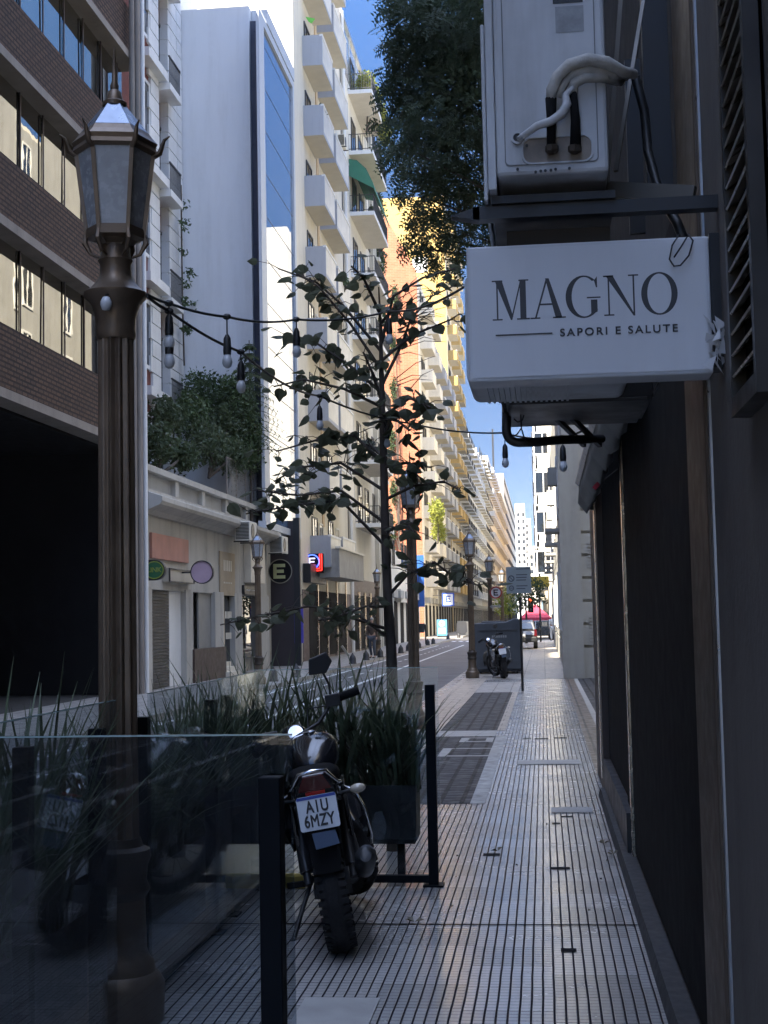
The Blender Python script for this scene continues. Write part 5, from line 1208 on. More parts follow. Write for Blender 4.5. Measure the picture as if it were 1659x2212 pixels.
# ================================================================== MOTORCYCLE (faces away from the viewer, leaning on its side stand)
Mtyre = mat('tyre_rubber', (.016, .016, .017), .8, var=.2, scale=20, bmp=.4, bscale=60, spec=.3)
Mgloss = mat('gloss_black', (.012, .012, .014), .15, var=.1, coat=.6)
Mchr = mat('chrome', (.62, .63, .65), .12, metal=1, var=.05)
Mred = mat('red_lens', (.09, .006, .008), .15, var=.2, coat=.5)
Mamb = mat('clear_lens', (.50, .44, .34), .15, var=.1, coat=.5)
Meng = mat('engine_alloy', (.10, .10, .105), .4, metal=.7, var=.2, scale=9)
def el(cx, cz, rx, rz, y, n=16, p=1.0):
    out = []
    for i in range(n):
        a = 2 * pi * i / n; c, s = cos(a), sin(a)
        out.append(V((cx + rx * math.copysign(abs(c) ** p, c), y, cz + rz * math.copysign(abs(s) ** p, s))))
    return out
def wheel(t, y, r, tw, steer=None, nm='wheel'):
    f = steer or (lambda p: V(p))
    w = MB(); c = V((0, y, r))
    def ring(mb, R0, r0, n=36, k=10, sx=1.):
        vs = []
        for i in range(n):
            a = 2 * pi * i / n
            for j in range(k):
                b = 2 * pi * j / k; rr_ = R0 + r0 * cos(b); vs.append(f((sx * r0 * sin(b), y + rr_ * cos(a), r + rr_ * sin(a))))
        mb.add(vs, [(i * k + j, ((i + 1) % n) * k + j, ((i + 1) % n) * k + (j + 1) % k, i * k + (j + 1) % k) for i in range(n) for j in range(k)])
    ring(w, r - .085, .016, sx=1.8); 
    for i in range(18):
        a = 2 * pi * i / 18; s_ = .03 if i % 2 else -.03
        w.tube([f((s_, y + .04 * cos(a), r + .04 * sin(a))), f((0, y + (r - .09) * cos(a + .15), r + (r - .09) * sin(a + .15)))], .003, 4)
    w.add([f(p) for p in MB().lathe([(.045, -.05), (.06, -.045), (.06, .045), (.045, .05)], (0, y, r), 14, 'X').v], MB().lathe([(.045, -.05), (.06, -.045), (.06, .045), (.045, .05)], (0, y, r), 14, 'X').f)
    wo_ = w.build(nm, Meng, t, smooth=40)
    ty_ = MB(); ring(ty_, r - tw * .52, tw * .52, 48, 14, 1.12)
    n = 44
    for i in range(n):                               # tread blocks
        a = 2 * pi * i / n
        for xo in (-.62, 0, .62):
            a2 = a + (pi / n if xo == 0 else 0); rr_ = r - .012 - .02 * abs(xo)
            p = V((xo * tw * .75, y + rr_ * cos(a2), r + rr_ * sin(a2))); tn = V((0, -sin(a2), cos(a2))); nn = V((xo * .4, cos(a2), sin(a2))).normalized(); sx = tn.cross(nn)
            hw, hl = tw * .20, .013
            vs = [f(p + sx * i2 * hw + tn * j2 * hl + nn * h2) for h2 in (0, .008) for j2 in (-1, 1) for i2 in (-1, 1)]
            ty_.add(vs, [(0, 2, 3, 1), (4, 5, 7, 6), (0, 1, 5, 4), (2, 6, 7, 3), (0, 4, 6, 2), (1, 3, 7, 5)])
    ty_.build('tyre', Mtyre, wo_, smooth=40)
    return wo_
def make_moto(label, plate_text, rack=True, steer=38):
    t = thing('motorcycle', label, 'motorcycle', (0, 0, 0), 'parked motorcycles')
    sa = R(steer)
    RA = Matrix.Rotation(sa, 3, V((0, -sin(R(27)), cos(R(27))))); O = V((0, 1.02, 1.0))      # raked steering axis
    def stf(p): return RA @ (V(p) - O) + O
    wheel(t, 0, .31, .115); wheel(t, 1.30, .325, .085, stf, 'front_wheel')
    # rear mudguard and plate holder
    secs = []
    for y, z, wd, th in ((.34, .70, .07, .03), (.10, .80, .095, .04), (-.12, .83, .10, .05), (-.22, .76, .095, .035), (-.27, .66, .085, .018), (-.30, .55, .075, .012), (-.31, .47, .065, .010)):
        secs.append(el(0, z, wd, th, y, 14, .6))
    MB().loft(secs).build('rear_mudguard', M['blackmatte'], t, smooth=50)
    up = V((0, .22, 1)).normalized(); nb2 = V((0, -1, .22)).normalized(); pc = V((0, -.315, .765))
    MB().prism(rr(-.10, .10, -.085, .085, .012, 3), pc + nb2 * .0, (1, 0, 0), up, nb2 * .006).build('plate', mat('plate_white', (.62, .64, .66), .4, var=.08, scale=8), t)
    pl = t.children[-1]
    MB().prism([(-.098, .068), (.098, .068), (.098, .083), (-.098, .083)], pc + nb2 * .0065, (1, 0, 0), up, nb2 * .001).build('plate_band', mat('plate_blue', (.02, .05, .30), .4), pl)
    Mtx = mat('plate_ink', (.02, .02, .022), .5)
    if plate_text:
        text('plate_lettering', plate_text[0], .082, Mtx, pl, pc + nb2 * .0085 + up * .028, (1, 0, 0), up, .002, 1.1, .0022, width=.115)
        text('plate_lettering', plate_text[1], .082, Mtx, pl, pc + nb2 * .0085 - up * .042, (1, 0, 0), up, .002, 1.1, .0022, width=.155)
    MB().prism([(-.06, -.10), (.06, -.10), (.07, -.17), (-.05, -.18)], pc + V((.01, .01, .0)), (1, 0, 0), up, nb2 * .006).build('flap', mat('blue_flap', (.05, .08, .14), .5), t)
    # tail light in a trapezoid cowl
    secs = [[V((x_ * k, y, .88 + (z_ - .88) * k)) for x_, z_ in ((-.125, .79), (.125, .79), (.105, .87), (.06, .945), (-.06, .945), (-.105, .87))] for y, k in ((-.215, .94), (-.20, 1.), (.05, 1.0), (.25, .95))]
    MB().loft(secs).build('tail_cowl', Mgloss, t, bevel=.006)
    MB().prism([(-.085, .862), (.085, .862), (.075, .89), (.05, .935), (-.05, .935), (-.075, .89)], (0, -.222, 0), (1, 0, 0), (0, 0, 1), (0, .02, 0)).build('tail_light', Mred, t, bevel=.005)
    MB().prism([(-.05, .845), (.05, .845), (.05, .860), (-.05, .860)], (0, -.245, 0), (1, 0, 0), (0, 0, 1), (0, .03, 0)).build('reflector', mat('bright_red_lens', (.45, .02, .015), .2), t)
    MB().tube([(-.15, .25, .86), (-.135, -.1, .87), (-.118, -.23, .89), (-.07, -.255, .955), (0, -.26, .965), (.07, -.255, .955), (.118, -.23, .89), (.135, -.1, .87), (.15, .25, .86)], .010, 8).build('grab_rail', Mchr, t, smooth=180)
    for s_ in (-1, 1):
        MB().tube([(s_ * .10, -.17, .82), (s_ * .18, -.185, .83)], .008, 6).build('indicator_stalk', M['black'], t)
        MB().ell((s_ * .215, -.19, .832), (.042, .026, .024), 12, 8).build('indicator', Mamb, t, smooth=180)
        if rack: MB().tube([(s_ * .12, -.1, .86), (s_ * .20, -.17, .82), (s_ * .235, -.18, .72), (s_ * .245, -.12, .58), (s_ * .24, .0, .52)], .007, 8).build('side_hoop', Mchr if rack else M['black'], t, smooth=180)
        MB().tube([(s_ * .12, .02, .36), (s_ * .125, .22, .76)], [.022, .024], 10).tube([(s_ * .12, .05, .42), (s_ * .123, .17, .66)], .036, 12).build('shock_absorber', M['black'], t, smooth=40)
        MB().bar((s_ * .085, 0, .31), (s_ * .075, .50, .36), .03, .05).build('swingarm', M['black'], t)
        MB().tube([stf((s_ * .095, 1.30, .32)), stf((s_ * .095, 1.06, 1.0))], [.027, .022], 10).build('fork_leg', M['black'], t, smooth=40)
        MB().bar((s_ * .12, .42, .30), (s_ * .25, .40, .31), .035, .03).build('footpeg', M['blackmatte'], t)
        MB().prism([(-.03, .55), (.25, .50), (.40, .62), (.34, .82), (.0, .86), (-.12, .80)], (s_ * .13, .12, 0), (0, 1, 0), (0, 0, 1), (s_ * .025, 0, 0)).build('side_cover', Mgloss, t, bevel=.008)
    secs = [el(0, z, wd, th, y, 16, .7) for y, z, wd, th in ((-.16, .925, .09, .03), (-.02, .93, .125, .045), (.22, .89, .14, .05), (.45, .845, .13, .05), (.62, .86, .10, .05), (.70, .89, .08, .04))]
    MB().loft(secs).build('seat', M['blackmatte'], t, smooth=60)
    secs = [el(0, z, wd, th, y, 18, .8) for y, z, wd, th in ((.60, .88, .07, .06), (.68, .92, .125, .09), (.80, .955, .155, .115), (.94, .96, .15, .11), (1.04, .95, .09, .08), (1.08, .95, .05, .05))]
    MB().loft(secs).build('fuel_tank', Mgloss, t, smooth=70)
    MB().lathe([(.035, 0), (.038, .012), (.02, .02), (0, .021)], (0, .84, 1.066), 16).build('filler_cap', Mchr, t, smooth=60)
    MB().prism(rr(-.10, .10, .33, .58, .04, 3), (0, .52, 0), (1, 0, 0), (0, 0, 1), (0, .34, 0)).build('engine', Meng, t, bevel=.01)
    f = MB()
    for i in range(7): f.box(-.115, .115, .60, .84, .59 + i * .028, .602 + i * .028)
    f.build('cylinder_fins', Meng, t)
    MB().lathe([(.06, -.17), (.085, -.16), (.09, -.13), (.09, -.10)], (0, .62, .42), 18, 'X').lathe([(.09, .10), (.09, .14), (.07, .16), (.03, .165)], (0, .62, .42), 18, 'X').build('engine_cover', Meng, t, smooth=50)
    MB().tube([(0, .14, .78), (0, .60, .80), (0, 1.02, .90)], .024, 8).tube([(0, 1.03, .86), (0, .92, .5), (0, .86, .34), (0, .5, .32)], .022, 8).build('frame_tube', M['black'], t, smooth=60)
    MB().tube([(.10, .86, .55), (.15, .92, .38), (.16, .70, .28), (.165, .45, .29), (.17, .28, .34)], .019, 10).build('exhaust_pipe', Meng, t, smooth=180)
    MB().tube([(.175, .30, .33), (.18, .22, .36), (.195, -.22, .49), (.195, -.25, .50)], [.03, .052, .056, .03], 14).build('silencer', M['black'], t, smooth=50)
    MB().tube([(.20, .08, .43), (.203, -.12, .49)], .045, 12).build('heat_shield', Meng, t, smooth=50)
    MB().tube([(-.12, .46, .30), (-.20, .36, .16), (-.31, .22, -.05)], .013, 8).ell((-.31, .22, -.055), (.035, .05, .015), 10, 6).build('side_stand', M['black'], t, smooth=60)
    # steering group
    hb = MB().tube([stf(p) for p in ((-.40, .95, 1.13), (-.26, 1.0, 1.15), (-.12, 1.05, 1.07), (.12, 1.05, 1.07), (.26, 1.0, 1.15), (.40, .95, 1.13))], .012, 8).build('handlebar', M['black'], t, smooth=180)
    for s_ in (-1, 1):
        MB().tube([stf((s_ * .29, .99, 1.148)), stf((s_ * .41, .948, 1.128))], .026, 10).build('grip', M['blackmatte'], hb, smooth=50)
        MB().tube([stf((s_ * .27, 1.03, 1.14)), stf((s_ * .40, 1.0, 1.11))], .006, 6).build('lever', Meng, hb)
        MB().box(-.045, .045, -.035, .035, -.035, .04).build('switchgear', M['black'], hb, bevel=.006).location = stf((s_ * .25, 1.0, 1.15))
    MB().tube([stf((.24, 1.0, 1.15)), stf((.27, .99, 1.25)), stf((.255, .97, 1.33))], .006, 6).build('mirror_stem', M['black'], hb)
    mc = stf((.255, .965, 1.385)); MB().prism([(-.075, -.04), (.03, -.065), (.085, -.01), (.065, .055), (-.05, .05)], mc, V((.95, .25, .18)).normalized(), V((-.1, .1, 1)).normalized(), V((.2, -.95, .0)).normalized() * -.03).build('mirror', M['black'], hb, bevel=.006)
    MB().ell(stf((-.02, 1.13, 1.06)), (.085, .05, .075), 14, 10).build('instrument_pod', Mgloss, hb, smooth=180)
    MB().ell(stf((0, 1.19, .93)), (.09, .08, .10), 14, 10).build('headlight', Mgloss, t, smooth=180)
    MB().prism(circ(.045, 18), stf((-.03, 1.085, 1.085)), (1, 0, 0), V((0, .5, 1)).normalized(), V((0, -.015, .006))).build('dial', Mchr, hb)
    secs = []
    for i in range(9):
        a = R(-10 + 22 * i); secs.append([stf((x_, 1.30 + (.40 + dz) * cos(a), .325 + .08 + (.36 + dz) * sin(a))) for x_, dz in ((-.065, 0), (-.05, .02), (.05, .02), (.065, 0), (.05, .005), (-.05, .005))])
    MB().loft(secs).build('front_mudguard', Mgloss, t, smooth=60)
    cab = MB()
    for s_ in (-1, 1): cab.tube([stf((s_ * .24, 1.03, 1.13)), stf((s_ * .16, 1.16, 1.16)), stf((s_ * .05, 1.12, 1.0)), V((0, .95, .82))], .005, 5)
    cab.build('cable', M['black'], hb, smooth=180)
    return t
mo = make_moto('black motorcycle parked on the ribbed pavement, number plate A1U 6MZY', ('A1U', '6MZY'))
mo.location = (-1.075, 7.42, 0); mo.rotation_euler = (0, R(-9), R(9))
m2 = make_moto('dark motorcycle parked against the grey container', None, steer=20)
m2.location = (-1.12, 39.6, 0.004); m2.rotation_euler = (0, R(-8), R(14))

# yellow block and pavement details
yb2 = at(628, 1918, Z=.0)
tag(MB().box(yb2.x - .12, yb2.x + .10, yb2.y - .05, yb2.y + .05, .004, .085).build('yellow_block', mat('worn_yellow', (.36, .27, .05), .7, var=.4, scale=9), bevel=.008), 'short worn yellow block on the pavement left of the motorcycle stand', 'block')
Mlf = leafmat('fallen_leaves', (.06, .05, .03), (.14, .11, .06), .1)
for i, (x_, y_, lb) in enumerate([(1075, 1838, 'dark curled leaf left of centre on the ribbed pavement'), (895, 1992, 'brown fallen leaf near the motorcycle tyre'), (1305, 1822, 'dark fallen leaf near the steel post'), (1325, 1845, 'dark fallen leaf at the foot of the shop window'), (1120, 1870, None), (1310, 1860, None), (1270, 1968, None), (1180, 1783, None), (985, 1850, None), (1255, 1925, None), (985, 1895, None), (1290, 1790, None), (1300, 1900, None), (975, 1960, None)]):
    p = at(x_, y_, Z=.01); s = .055 if i < 4 else .022; m = MB()
    for q in range(3 if i < 4 else 1):
        a = random.uniform(0, 6); d = V((cos(a), sin(a), random.uniform(.1, .5))); sd = V((-sin(a), cos(a), random.uniform(-.3, .3)))
        m.add([p, p + d * s * .5 + sd * s * .35 + V((0, 0, .012)), p + d * s, p + d * s * .5 - sd * s * .35 + V((0, 0, .008))], [(0, 1, 2), (0, 2, 3)])
    o = m.build('fallen_leaf', Mlf, fix=False); tag(o, lb or 'tiny fallen leaf scrap on the ribbed pavement', 'leaf', 'fallen leaves on the pavement' if lb else 'tiny leaf scraps on the pavement')

# ================================================================== FARTHER STREET FURNITURE
# waste container
dm = thing('waste_container', 'big dark grey street waste container on the right pavement edge', 'container', (-1.35, 43.6, 0))
Mdm = mat('container_grey', (.085, .092, .10), .55, var=.2, scale=2, stain=.3)
x0, x1, y0 = -2.08, -.68, 42.9
prof = [(x0, .12), (x1, .12), (x1 + .03, 1.25), (x1 - .05, 1.62), (x1 - .18, 1.66), (x1 - .45, 1.55), (x0, 1.52)]
MB().prism(prof, (0, y0, 0), (1, 0, 0), (0, 0, 1), (0, 1.6, 0)).build('body', Mdm, dm, bevel=.03)
MB().box(x0 + .02, x1 + .0, y0 - .05, y0 + 1.65, .06, .118).build('base_skid', M['black'], dm)
MB().box(x0 + .1, x1 - .1, y0 - .03, y0 - .002, 1.30, 1.36).box(x0 + .1, x1 - .1, y0 - .03, y0 - .002, .35, .40).build('rib', Mdm, dm)
MB().box(x0 + .2, x1 - .5, y0 + .2, y0 + 1.4, 1.53, 1.58).build('lid', Mdm, dm, bevel=.015)
for s in (x0 + .15, x1 - .15): MB().lathe([(.08, -.03), (.08, .03)], (s, y0 + .3, .08), 12, 'X').build('caster', M['black'], dm)
lt = MB()
for i in range(7): lt.box(x0 + .52 + i * .065, x0 + .57 + i * .065, y0 - .006, y0 - .002, 1.08, 1.15)
lt.build('pale_mark', M['stone'], dm)
# information sign on a post
ip = at(1129, 1493, Z=0)
t = thing('street_sign', 'grey rectangular information sign with two round symbols on a thin post', 'sign', (ip.x, ip.y, 0))
MB().tube([(ip.x, ip.y, 0), (ip.x, ip.y, 2.15)], .03, 10).build('post', M['black'], t)
a = at(1093, 1225, Y=ip.y - .05); b = at(1148, 1281, Y=ip.y - .05)
MB().prism(rr(a.x, b.x, b.z, a.z, .02), (0, ip.y - .05, 0), (1, 0, 0), (0, 0, 1), (0, .02, 0)).build('board', mat('sign_grey_blue', (.30, .36, .40), .5, var=.1), t)
Md = mat('sign_dark_ink', (.08, .10, .13), .5); g = MB(); W, Hh = b.x - a.x, a.z - b.z
g.ring(circ(.075, 20), circ(.05, 20), (a.x + W * .2, ip.y - .0535, b.z + Hh * .56), (1, 0, 0), (0, 0, 1), (0, .003, 0)).ring(circ(.06, 20), circ(.04, 20), (a.x + W * .2, ip.y - .0535, b.z + Hh * .2), (1, 0, 0), (0, 0, 1), (0, .003, 0))
g.bar((a.x + W * .2 - .045, ip.y - .052, b.z + Hh * .56 + .045), (a.x + W * .2 + .045, ip.y - .052, b.z + Hh * .56 - .045), .003, .018).box(a.x + W * .2 - .03, a.x + W * .2 + .03, ip.y - .0535, ip.y - .0505, b.z + Hh * .2 - .008, b.z + Hh * .2 + .008)
for z_, l in ((.68, .45), (.58, .42), (.48, .4), (.26, .45), (.16, .36), (.9, .6)): g.box(a.x + W * .40, a.x + W * (.40 + l), ip.y - .0535, ip.y - .0505, b.z + Hh * z_, b.z + Hh * z_ + .022)
g.build('symbols', Md, t)
# no parking sign on the fourth lamp
q = at(1071, 1280, Y=55.2)
t = thing('no_parking_sign', 'round white no parking sign with red rim and barred letter E', 'sign', tuple(q))
MB().prism(circ(.235, 32), q, (1, 0, 0), (0, 0, 1), (0, .015, 0)).build('disc', M['white'], t)
MB().ring(circ(.24, 32), circ(.185, 32), q + V((0, -.012, 0)), (1, 0, 0), (0, 0, 1), (0, .03, 0)).bar(q + V((-.15, -.014, .15)), q + V((.15, -.014, -.15)), .035, .006).build('red_rim', mat('sign_red', (.33, .03, .03), .5), t)
letterE(MB(), q + V((0, -.006, 0)), .24, .18, .26, (1, 0, 0), (0, .005, 0)).build('letter', M['black'], t)
MB().bar(q + V((0, .016, 0)), q + V((0, .30, 0)), .04).build('clamp', M['black'], t)
t = thing('arrow_plate', 'small grey arrow plate below the round no parking sign', 'sign', tuple(at(1071, 1312, Y=55.2)))
q2 = at(1071, 1310, Y=55.2); MB().prism([(-.24, -.0), (-.12, .09), (-.12, .035), (.12, .035), (.12, .09), (.24, 0), (.12, -.09), (.12, -.035), (-.12, -.035), (-.12, -.09)], q2, (1, 0, 0), (0, 0, 1), (0, .02, 0)).build('arrow', M['grey_render'], t)
MB().bar(q2 + V((0, .021, 0)), q2 + V((0, .3, 0)), .03).build('clamp', M['black'], t)
# bollards along the left kerb
Mbo = mat('bollard_iron', (.030, .030, .032), .6, var=.25, scale=8)
def bollard():
    return MB().lathe([(.15, 0), (.15, .03), (.135, .05), (.13, .20), (.115, .27), (.07, .33), (.035, .38), (.02, .42), (0, .425)], n=12).build('bollard', Mbo, smooth=40)
bo = bollard(); first = True
bp = [(590, 1472), (640, 1463), (762, 1434), (791, 1426), (822, 1420), (846, 1416), (866, 1411), (882, 1406), (905, 1400), (924, 1394), (936, 1391), (968, 1381), (991, 1378)]
names = ['low black iron bollard just past the white shop', 'low black iron bollard in front of the plum panel', 'low black iron bollard with a broken post leaning beside it', 'low black iron bollard just after the broken leaning post', 'low black iron bollard before the railed balcony block door', 'low black iron bollard half hidden by the young tree trunk', 'low black iron bollard just right of the young tree trunk',
         'low black iron bollard between the trunk and the second lamp', 'low black iron bollard left beside the second lamp shaft', 'low black iron bollard right beside the second lamp shaft', 'low black iron bollard by the far litter bin post', 'low black iron bollard near the blue pavement sign', 'low black iron bollard farthest along the left kerb']
for (x_, y_), nm in zip(bp, names):
    p = at(x_, y_, Z=0); o = bo if first else dup(bo); first = False
    o.location = (p.x, p.y, 0); tag(o, nm, 'bollard', 'bollards along the left kerb')
p = at(752, 1418, Z=0); p2 = at(738, 1395, Y=p.y)
tag(MB().bar((p.x + .05, p.y, .0), (p2.x, p.y, p2.z), .10).build('leaning_post', M['stone'], bevel=.01), 'broken pale post leaning against a bollard on the left pavement', 'post')
# blue pavement sign, cabinet, hanging signs
q = at(955, 1368, X=-9.0)
t = thing('pavement_sign', 'tall pale blue pavement sign with a round parking mark', 'sign', (q.x, q.y, 0))
MB().prism(rr(q.x - .45, q.x + .45, .12, 1.55, .05), (0, q.y, 0), (1, 0, 0), (0, 0, 1), (0, .12, 0)).build('board', mat('sky_blue_board', (.10, .30, .50), .4, var=.2, scale=1), t)
MB().prism(circ(.26, 24), (q.x, q.y - .01, 1.2), (1, 0, 0), (0, 0, 1), (0, .008, 0)).build('disc', M['white'], t)
letterE(MB(), V((q.x, q.y - .018, 1.2)), .3, .22, .26, (1, 0, 0), (0, .006, 0)).build('letter', M['black'], t)
MB().box(q.x - .3, q.x + .3, q.y - .008, q.y - .002, .3, .8).build('price_panel', M['white'], t); MB().box(q.x - .4, q.x + .4, q.y - .05, q.y + .2, 0, .119).build('foot', M['black'], t)
q = at(968, 1295, X=-8.6)
t = thing('hanging_sign', 'blue and white hanging parking sign over the left pavement', 'sign', tuple(q))
MB().box(q.x - .5, q.x + .5, q.y, q.y + .12, q.z - .55, q.z + .55).build('box', M['white'], t)
MB().ring([(-.55, -.6), (.55, -.6), (.55, .6), (-.55, .6)], [(-.44, -.49), (.44, -.49), (.44, .49), (-.44, .49)], q + V((0, -.01, 0)), (1, 0, 0), (0, 0, 1), (0, .14, 0)).build('rim', mat('sign_blue', (.03, .08, .40), .4), t)
letterE(MB(), q + V((0, -.012, .05)), .6, .45, .26, (1, 0, 0), (0, .01, 0)).build('letter', mat('sign_blue', (0, 0, 0)), t)
MB().bar(q + V((-.5, .06, .4)), (XF, q.y + .06, q.z + .4), .05).build('bracket', M['black'], t)
q0 = at(905, 1255, X=XF + .5)
t = thing('vertical_sign', 'narrow blue vertical banner sign right of the second lamp', 'sign', (XF, q0.y, q0.z))
MB().box(XF + .05, XF + .9, q0.y, q0.y + .12, q0.z - 2.0, q0.z + 2.0).build('board', mat('banner_blue', (.02, .10, .36), .5), t)
MB().box(XF, XF + .06, q0.y + .02, q0.y + .1, q0.z - 1.5, q0.z + 1.5).build('bracket', M['black'], t)
q = at(998, 1378, X=-8.0)
t = thing('utility_cabinet', 'grey street utility cabinet at the far left corner with a leaning board', 'cabinet', (q.x, q.y, 0))
MB().prism([(-.55, 0), (.55, 0), (.5, 1.1), (.4, 1.35), (-.4, 1.35), (-.5, 1.1)], (q.x, q.y, 0), (1, 0, 0), (0, 0, 1), (0, .6, 0)).build('body', M['stone'], t, bevel=.02)
MB().box(q.x - .42, q.x + .42, q.y - .012, q.y - .002, .15, 1.0).build('door', M['grey_render'], t)
tag(MB().bar((q.x + .62, q.y, .0), (q.x + .5, q.y + .1, 1.3), .5, .04).build('leaning_board', M['cream2']), 'pale board leaning on the grey utility cabinet', 'board')
q = at(920, 1398, X=-7.8)
t = thing('litter_bin', 'dark litter bin on a post right of the second lamp shaft', 'litter bin', (q.x, q.y, 0))
MB().tube([(q.x, q.y, 0), (q.x, q.y, 1.3)], .05, 8).build('post', M['black'], t); MB().lathe([(.16, .75), (.24, .8), (.27, 1.35), (.25, 1.36), (.2, 1.3)], (q.x - .3, q.y, 0), 14).build('bucket', Mbo, t, smooth=40)
ac_small('boxed air conditioner far along the left facades, beside the blue banner sign', 944, 1235, 968, 1262, XF + .6, 1.5)
# parked car
def make_car(label, loc, rz, col):
    t = thing('parked_car', label, 'car', (0, 0, 0))
    bodyp = [(-1.95, .35), (-1.98, .75), (-1.85, .95), (-1.55, 1.0), (.9, .95), (1.75, .8), (1.95, .6), (1.95, .35)]
    b = MB()
    secs = [[V((x_, y_, z_ if abs(x_) < .7 else z_ * .98)) for y_, z_ in bodyp] for x_ in (-.80, -.78, .78, .80)]
    b.loft(secs).build('body', col, t, bevel=.05)
    cabp = [(-1.80, .96), (-1.55, 1.42), (-1.2, 1.5), (.1, 1.48), (.95, .95)]
    MB().loft([[V((x_ * (1 if z_ < 1.1 else .84), y_, z_)) for y_, z_ in cabp] for x_ in (-.76, .76)]).build('cabin', col, t, bevel=.05)
    MB().prism([(-.60, .02), (.60, .02), (.52, .34), (-.52, .34)], (0, -1.80, 1.02), (1, 0, 0), V((0, .42, 1)).normalized(), (0, -.02, .01)).build('rear_window', M['win'], t)
    for s_ in (-1, 1):
        MB().prism([(-1.5, 1.02), (-1.3, 1.40), (-.1, 1.40), (.65, 1.02)], (s_ * .735, 0, 0), (0, 1, 0), (0, 0, 1), (s_ * .03, 0, 0)).build('side_window', M['win'], t)
        MB().prism([(0, 0), (.16, 0), (.13, .34), (.02, .36)], (s_ * .74 - .08, -1.985, .66), (1, 0, 0), (0, 0, 1), (0, .05, 0)).build('tail_lamp', Mred, t)
        MB().bar((s_ * .80, .55, .98), (s_ * .98, .5, 1.02), .14, .12).build('door_mirror', col, t, bevel=.02)
        for y_ in (-1.25, 1.2):
            w_ = MB().lathe([(.19, -.08), (.2, .09)], (s_ * .72, y_, .31), 18, 'X').build('wheel', M['alu'], t)
            MB().lathe([(.2, -.1), (.30, -.1), (.31, -.05), (.31, .05), (.30, .1), (.2, .1)], (s_ * .72, y_, .31), 22, 'X').build('tyre', Mtyre, w_, smooth=40)
    MB().box(-.78, .78, -2.04, -1.96, .38, .62).build('bumper', M['black'], t, bevel=.03)
    MB().box(-.22, .22, -2.045, -2.0, .66, .78).build('plate', M['white'], t)
    t.location = loc; t.rotation_euler = (0, 0, rz); return t
Mcar = mat('car_grey', (.06, .06, .065), .35, metal=.3, var=.05, coat=.6)
cq_ = at(1157, 1402, Z=0)
make_car('grey hatchback parked past the waste container, half hidden by it', (cq_.x - .72, cq_.y + 2.0, -.12 if cq_.x - .7 < KX else .004), 0, Mcar)
cr2 = at(1165, 1362, Y=106)
make_car('dark car crossing the sunlit side street under the crimson canopy', (cr2.x - .3, 107, -.128), R(90), mat('car_dark', (.03, .035, .04), .25, coat=.6))
# crimson canopy
q = at(1160, 1318, Y=112)
t = thing('canopy_tent', 'crimson market canopy across the side street', 'canopy', (q.x, 113, 0))
zc = at(1160, 1334, Y=111).z; zp = at(1150, 1313, Y=113).z
xs0, xs1 = at(1122, 1330, Y=111).x, at(1191, 1330, Y=111).x
MB().add([(xs0, 111, zc), (xs1, 111, zc), (xs1, 115, zc), (xs0, 115, zc), ((xs0 + xs1) / 2, 113, zp + .3), (xs0, 111, zc - .25), (xs1, 111, zc - .25), (xs1, 115, zc - .25), (xs0, 115, zc - .25)], [(0, 1, 4), (1, 2, 4), (2, 3, 4), (3, 0, 4), (0, 5, 6, 1), (1, 6, 7, 2), (2, 7, 8, 3), (3, 8, 5, 0)]).build('canvas', mat('crimson_canvas', (.42, .03, .06), .8), t)
for x_ in (xs0 + .05, xs1 - .05):
    for y_ in (111.05, 114.95): MB().tube([(x_, y_, 0), (x_, y_, zc)], .03, 6).build('leg', M['alu'], t)
# traffic light
q = at(1146, 1297, Y=94)
t = thing('traffic_light', 'traffic light showing red at the far crossing', 'traffic light', (q.x + .5, 94, 0))
MB().tube([(q.x + .6, 94, 0), (q.x + .6, 94, q.z + .4)], .06, 8).build('pole', M['black'], t)
hd = MB().box(q.x - .18, q.x + .18, 93.9, 94.15, q.z - .8, q.z + .25).build('head', M['blackmatte'], t, bevel=.03)
MB().bar((q.x, 94.05, q.z), (q.x + .6, 94.05, q.z), .05).build('arm', M['black'], t)
MB().ell((q.x, 93.9, q.z), (.11, .05, .11), 12, 8).build('red_lamp', emit('signal_red', (1, .08, .02), .6), hd, smooth=180)
for dz in (.32, .62): MB().ell((q.x, 93.9, q.z - dz), (.10, .04, .10), 12, 8).build('unlit_lamp', M['black'], hd, smooth=180)
q = at(1166, 1260, Y=93)
t = thing('yellow_sign', 'yellow box sign over the far right pavement', 'sign', tuple(q)); MB().prism(rr(-.9, .6, -.25, .45, .1), q, (1, 0, 0), (0, 0, 1), (0, .3, 0)).build('box', mat('sign_yellow', (.62, .46, .06), .5), t)
MB().bar(q + V((.6, .15, .1)), (rx + .05, q.y + .15, q.z + .1), .06).build('bracket', M['black'], t)
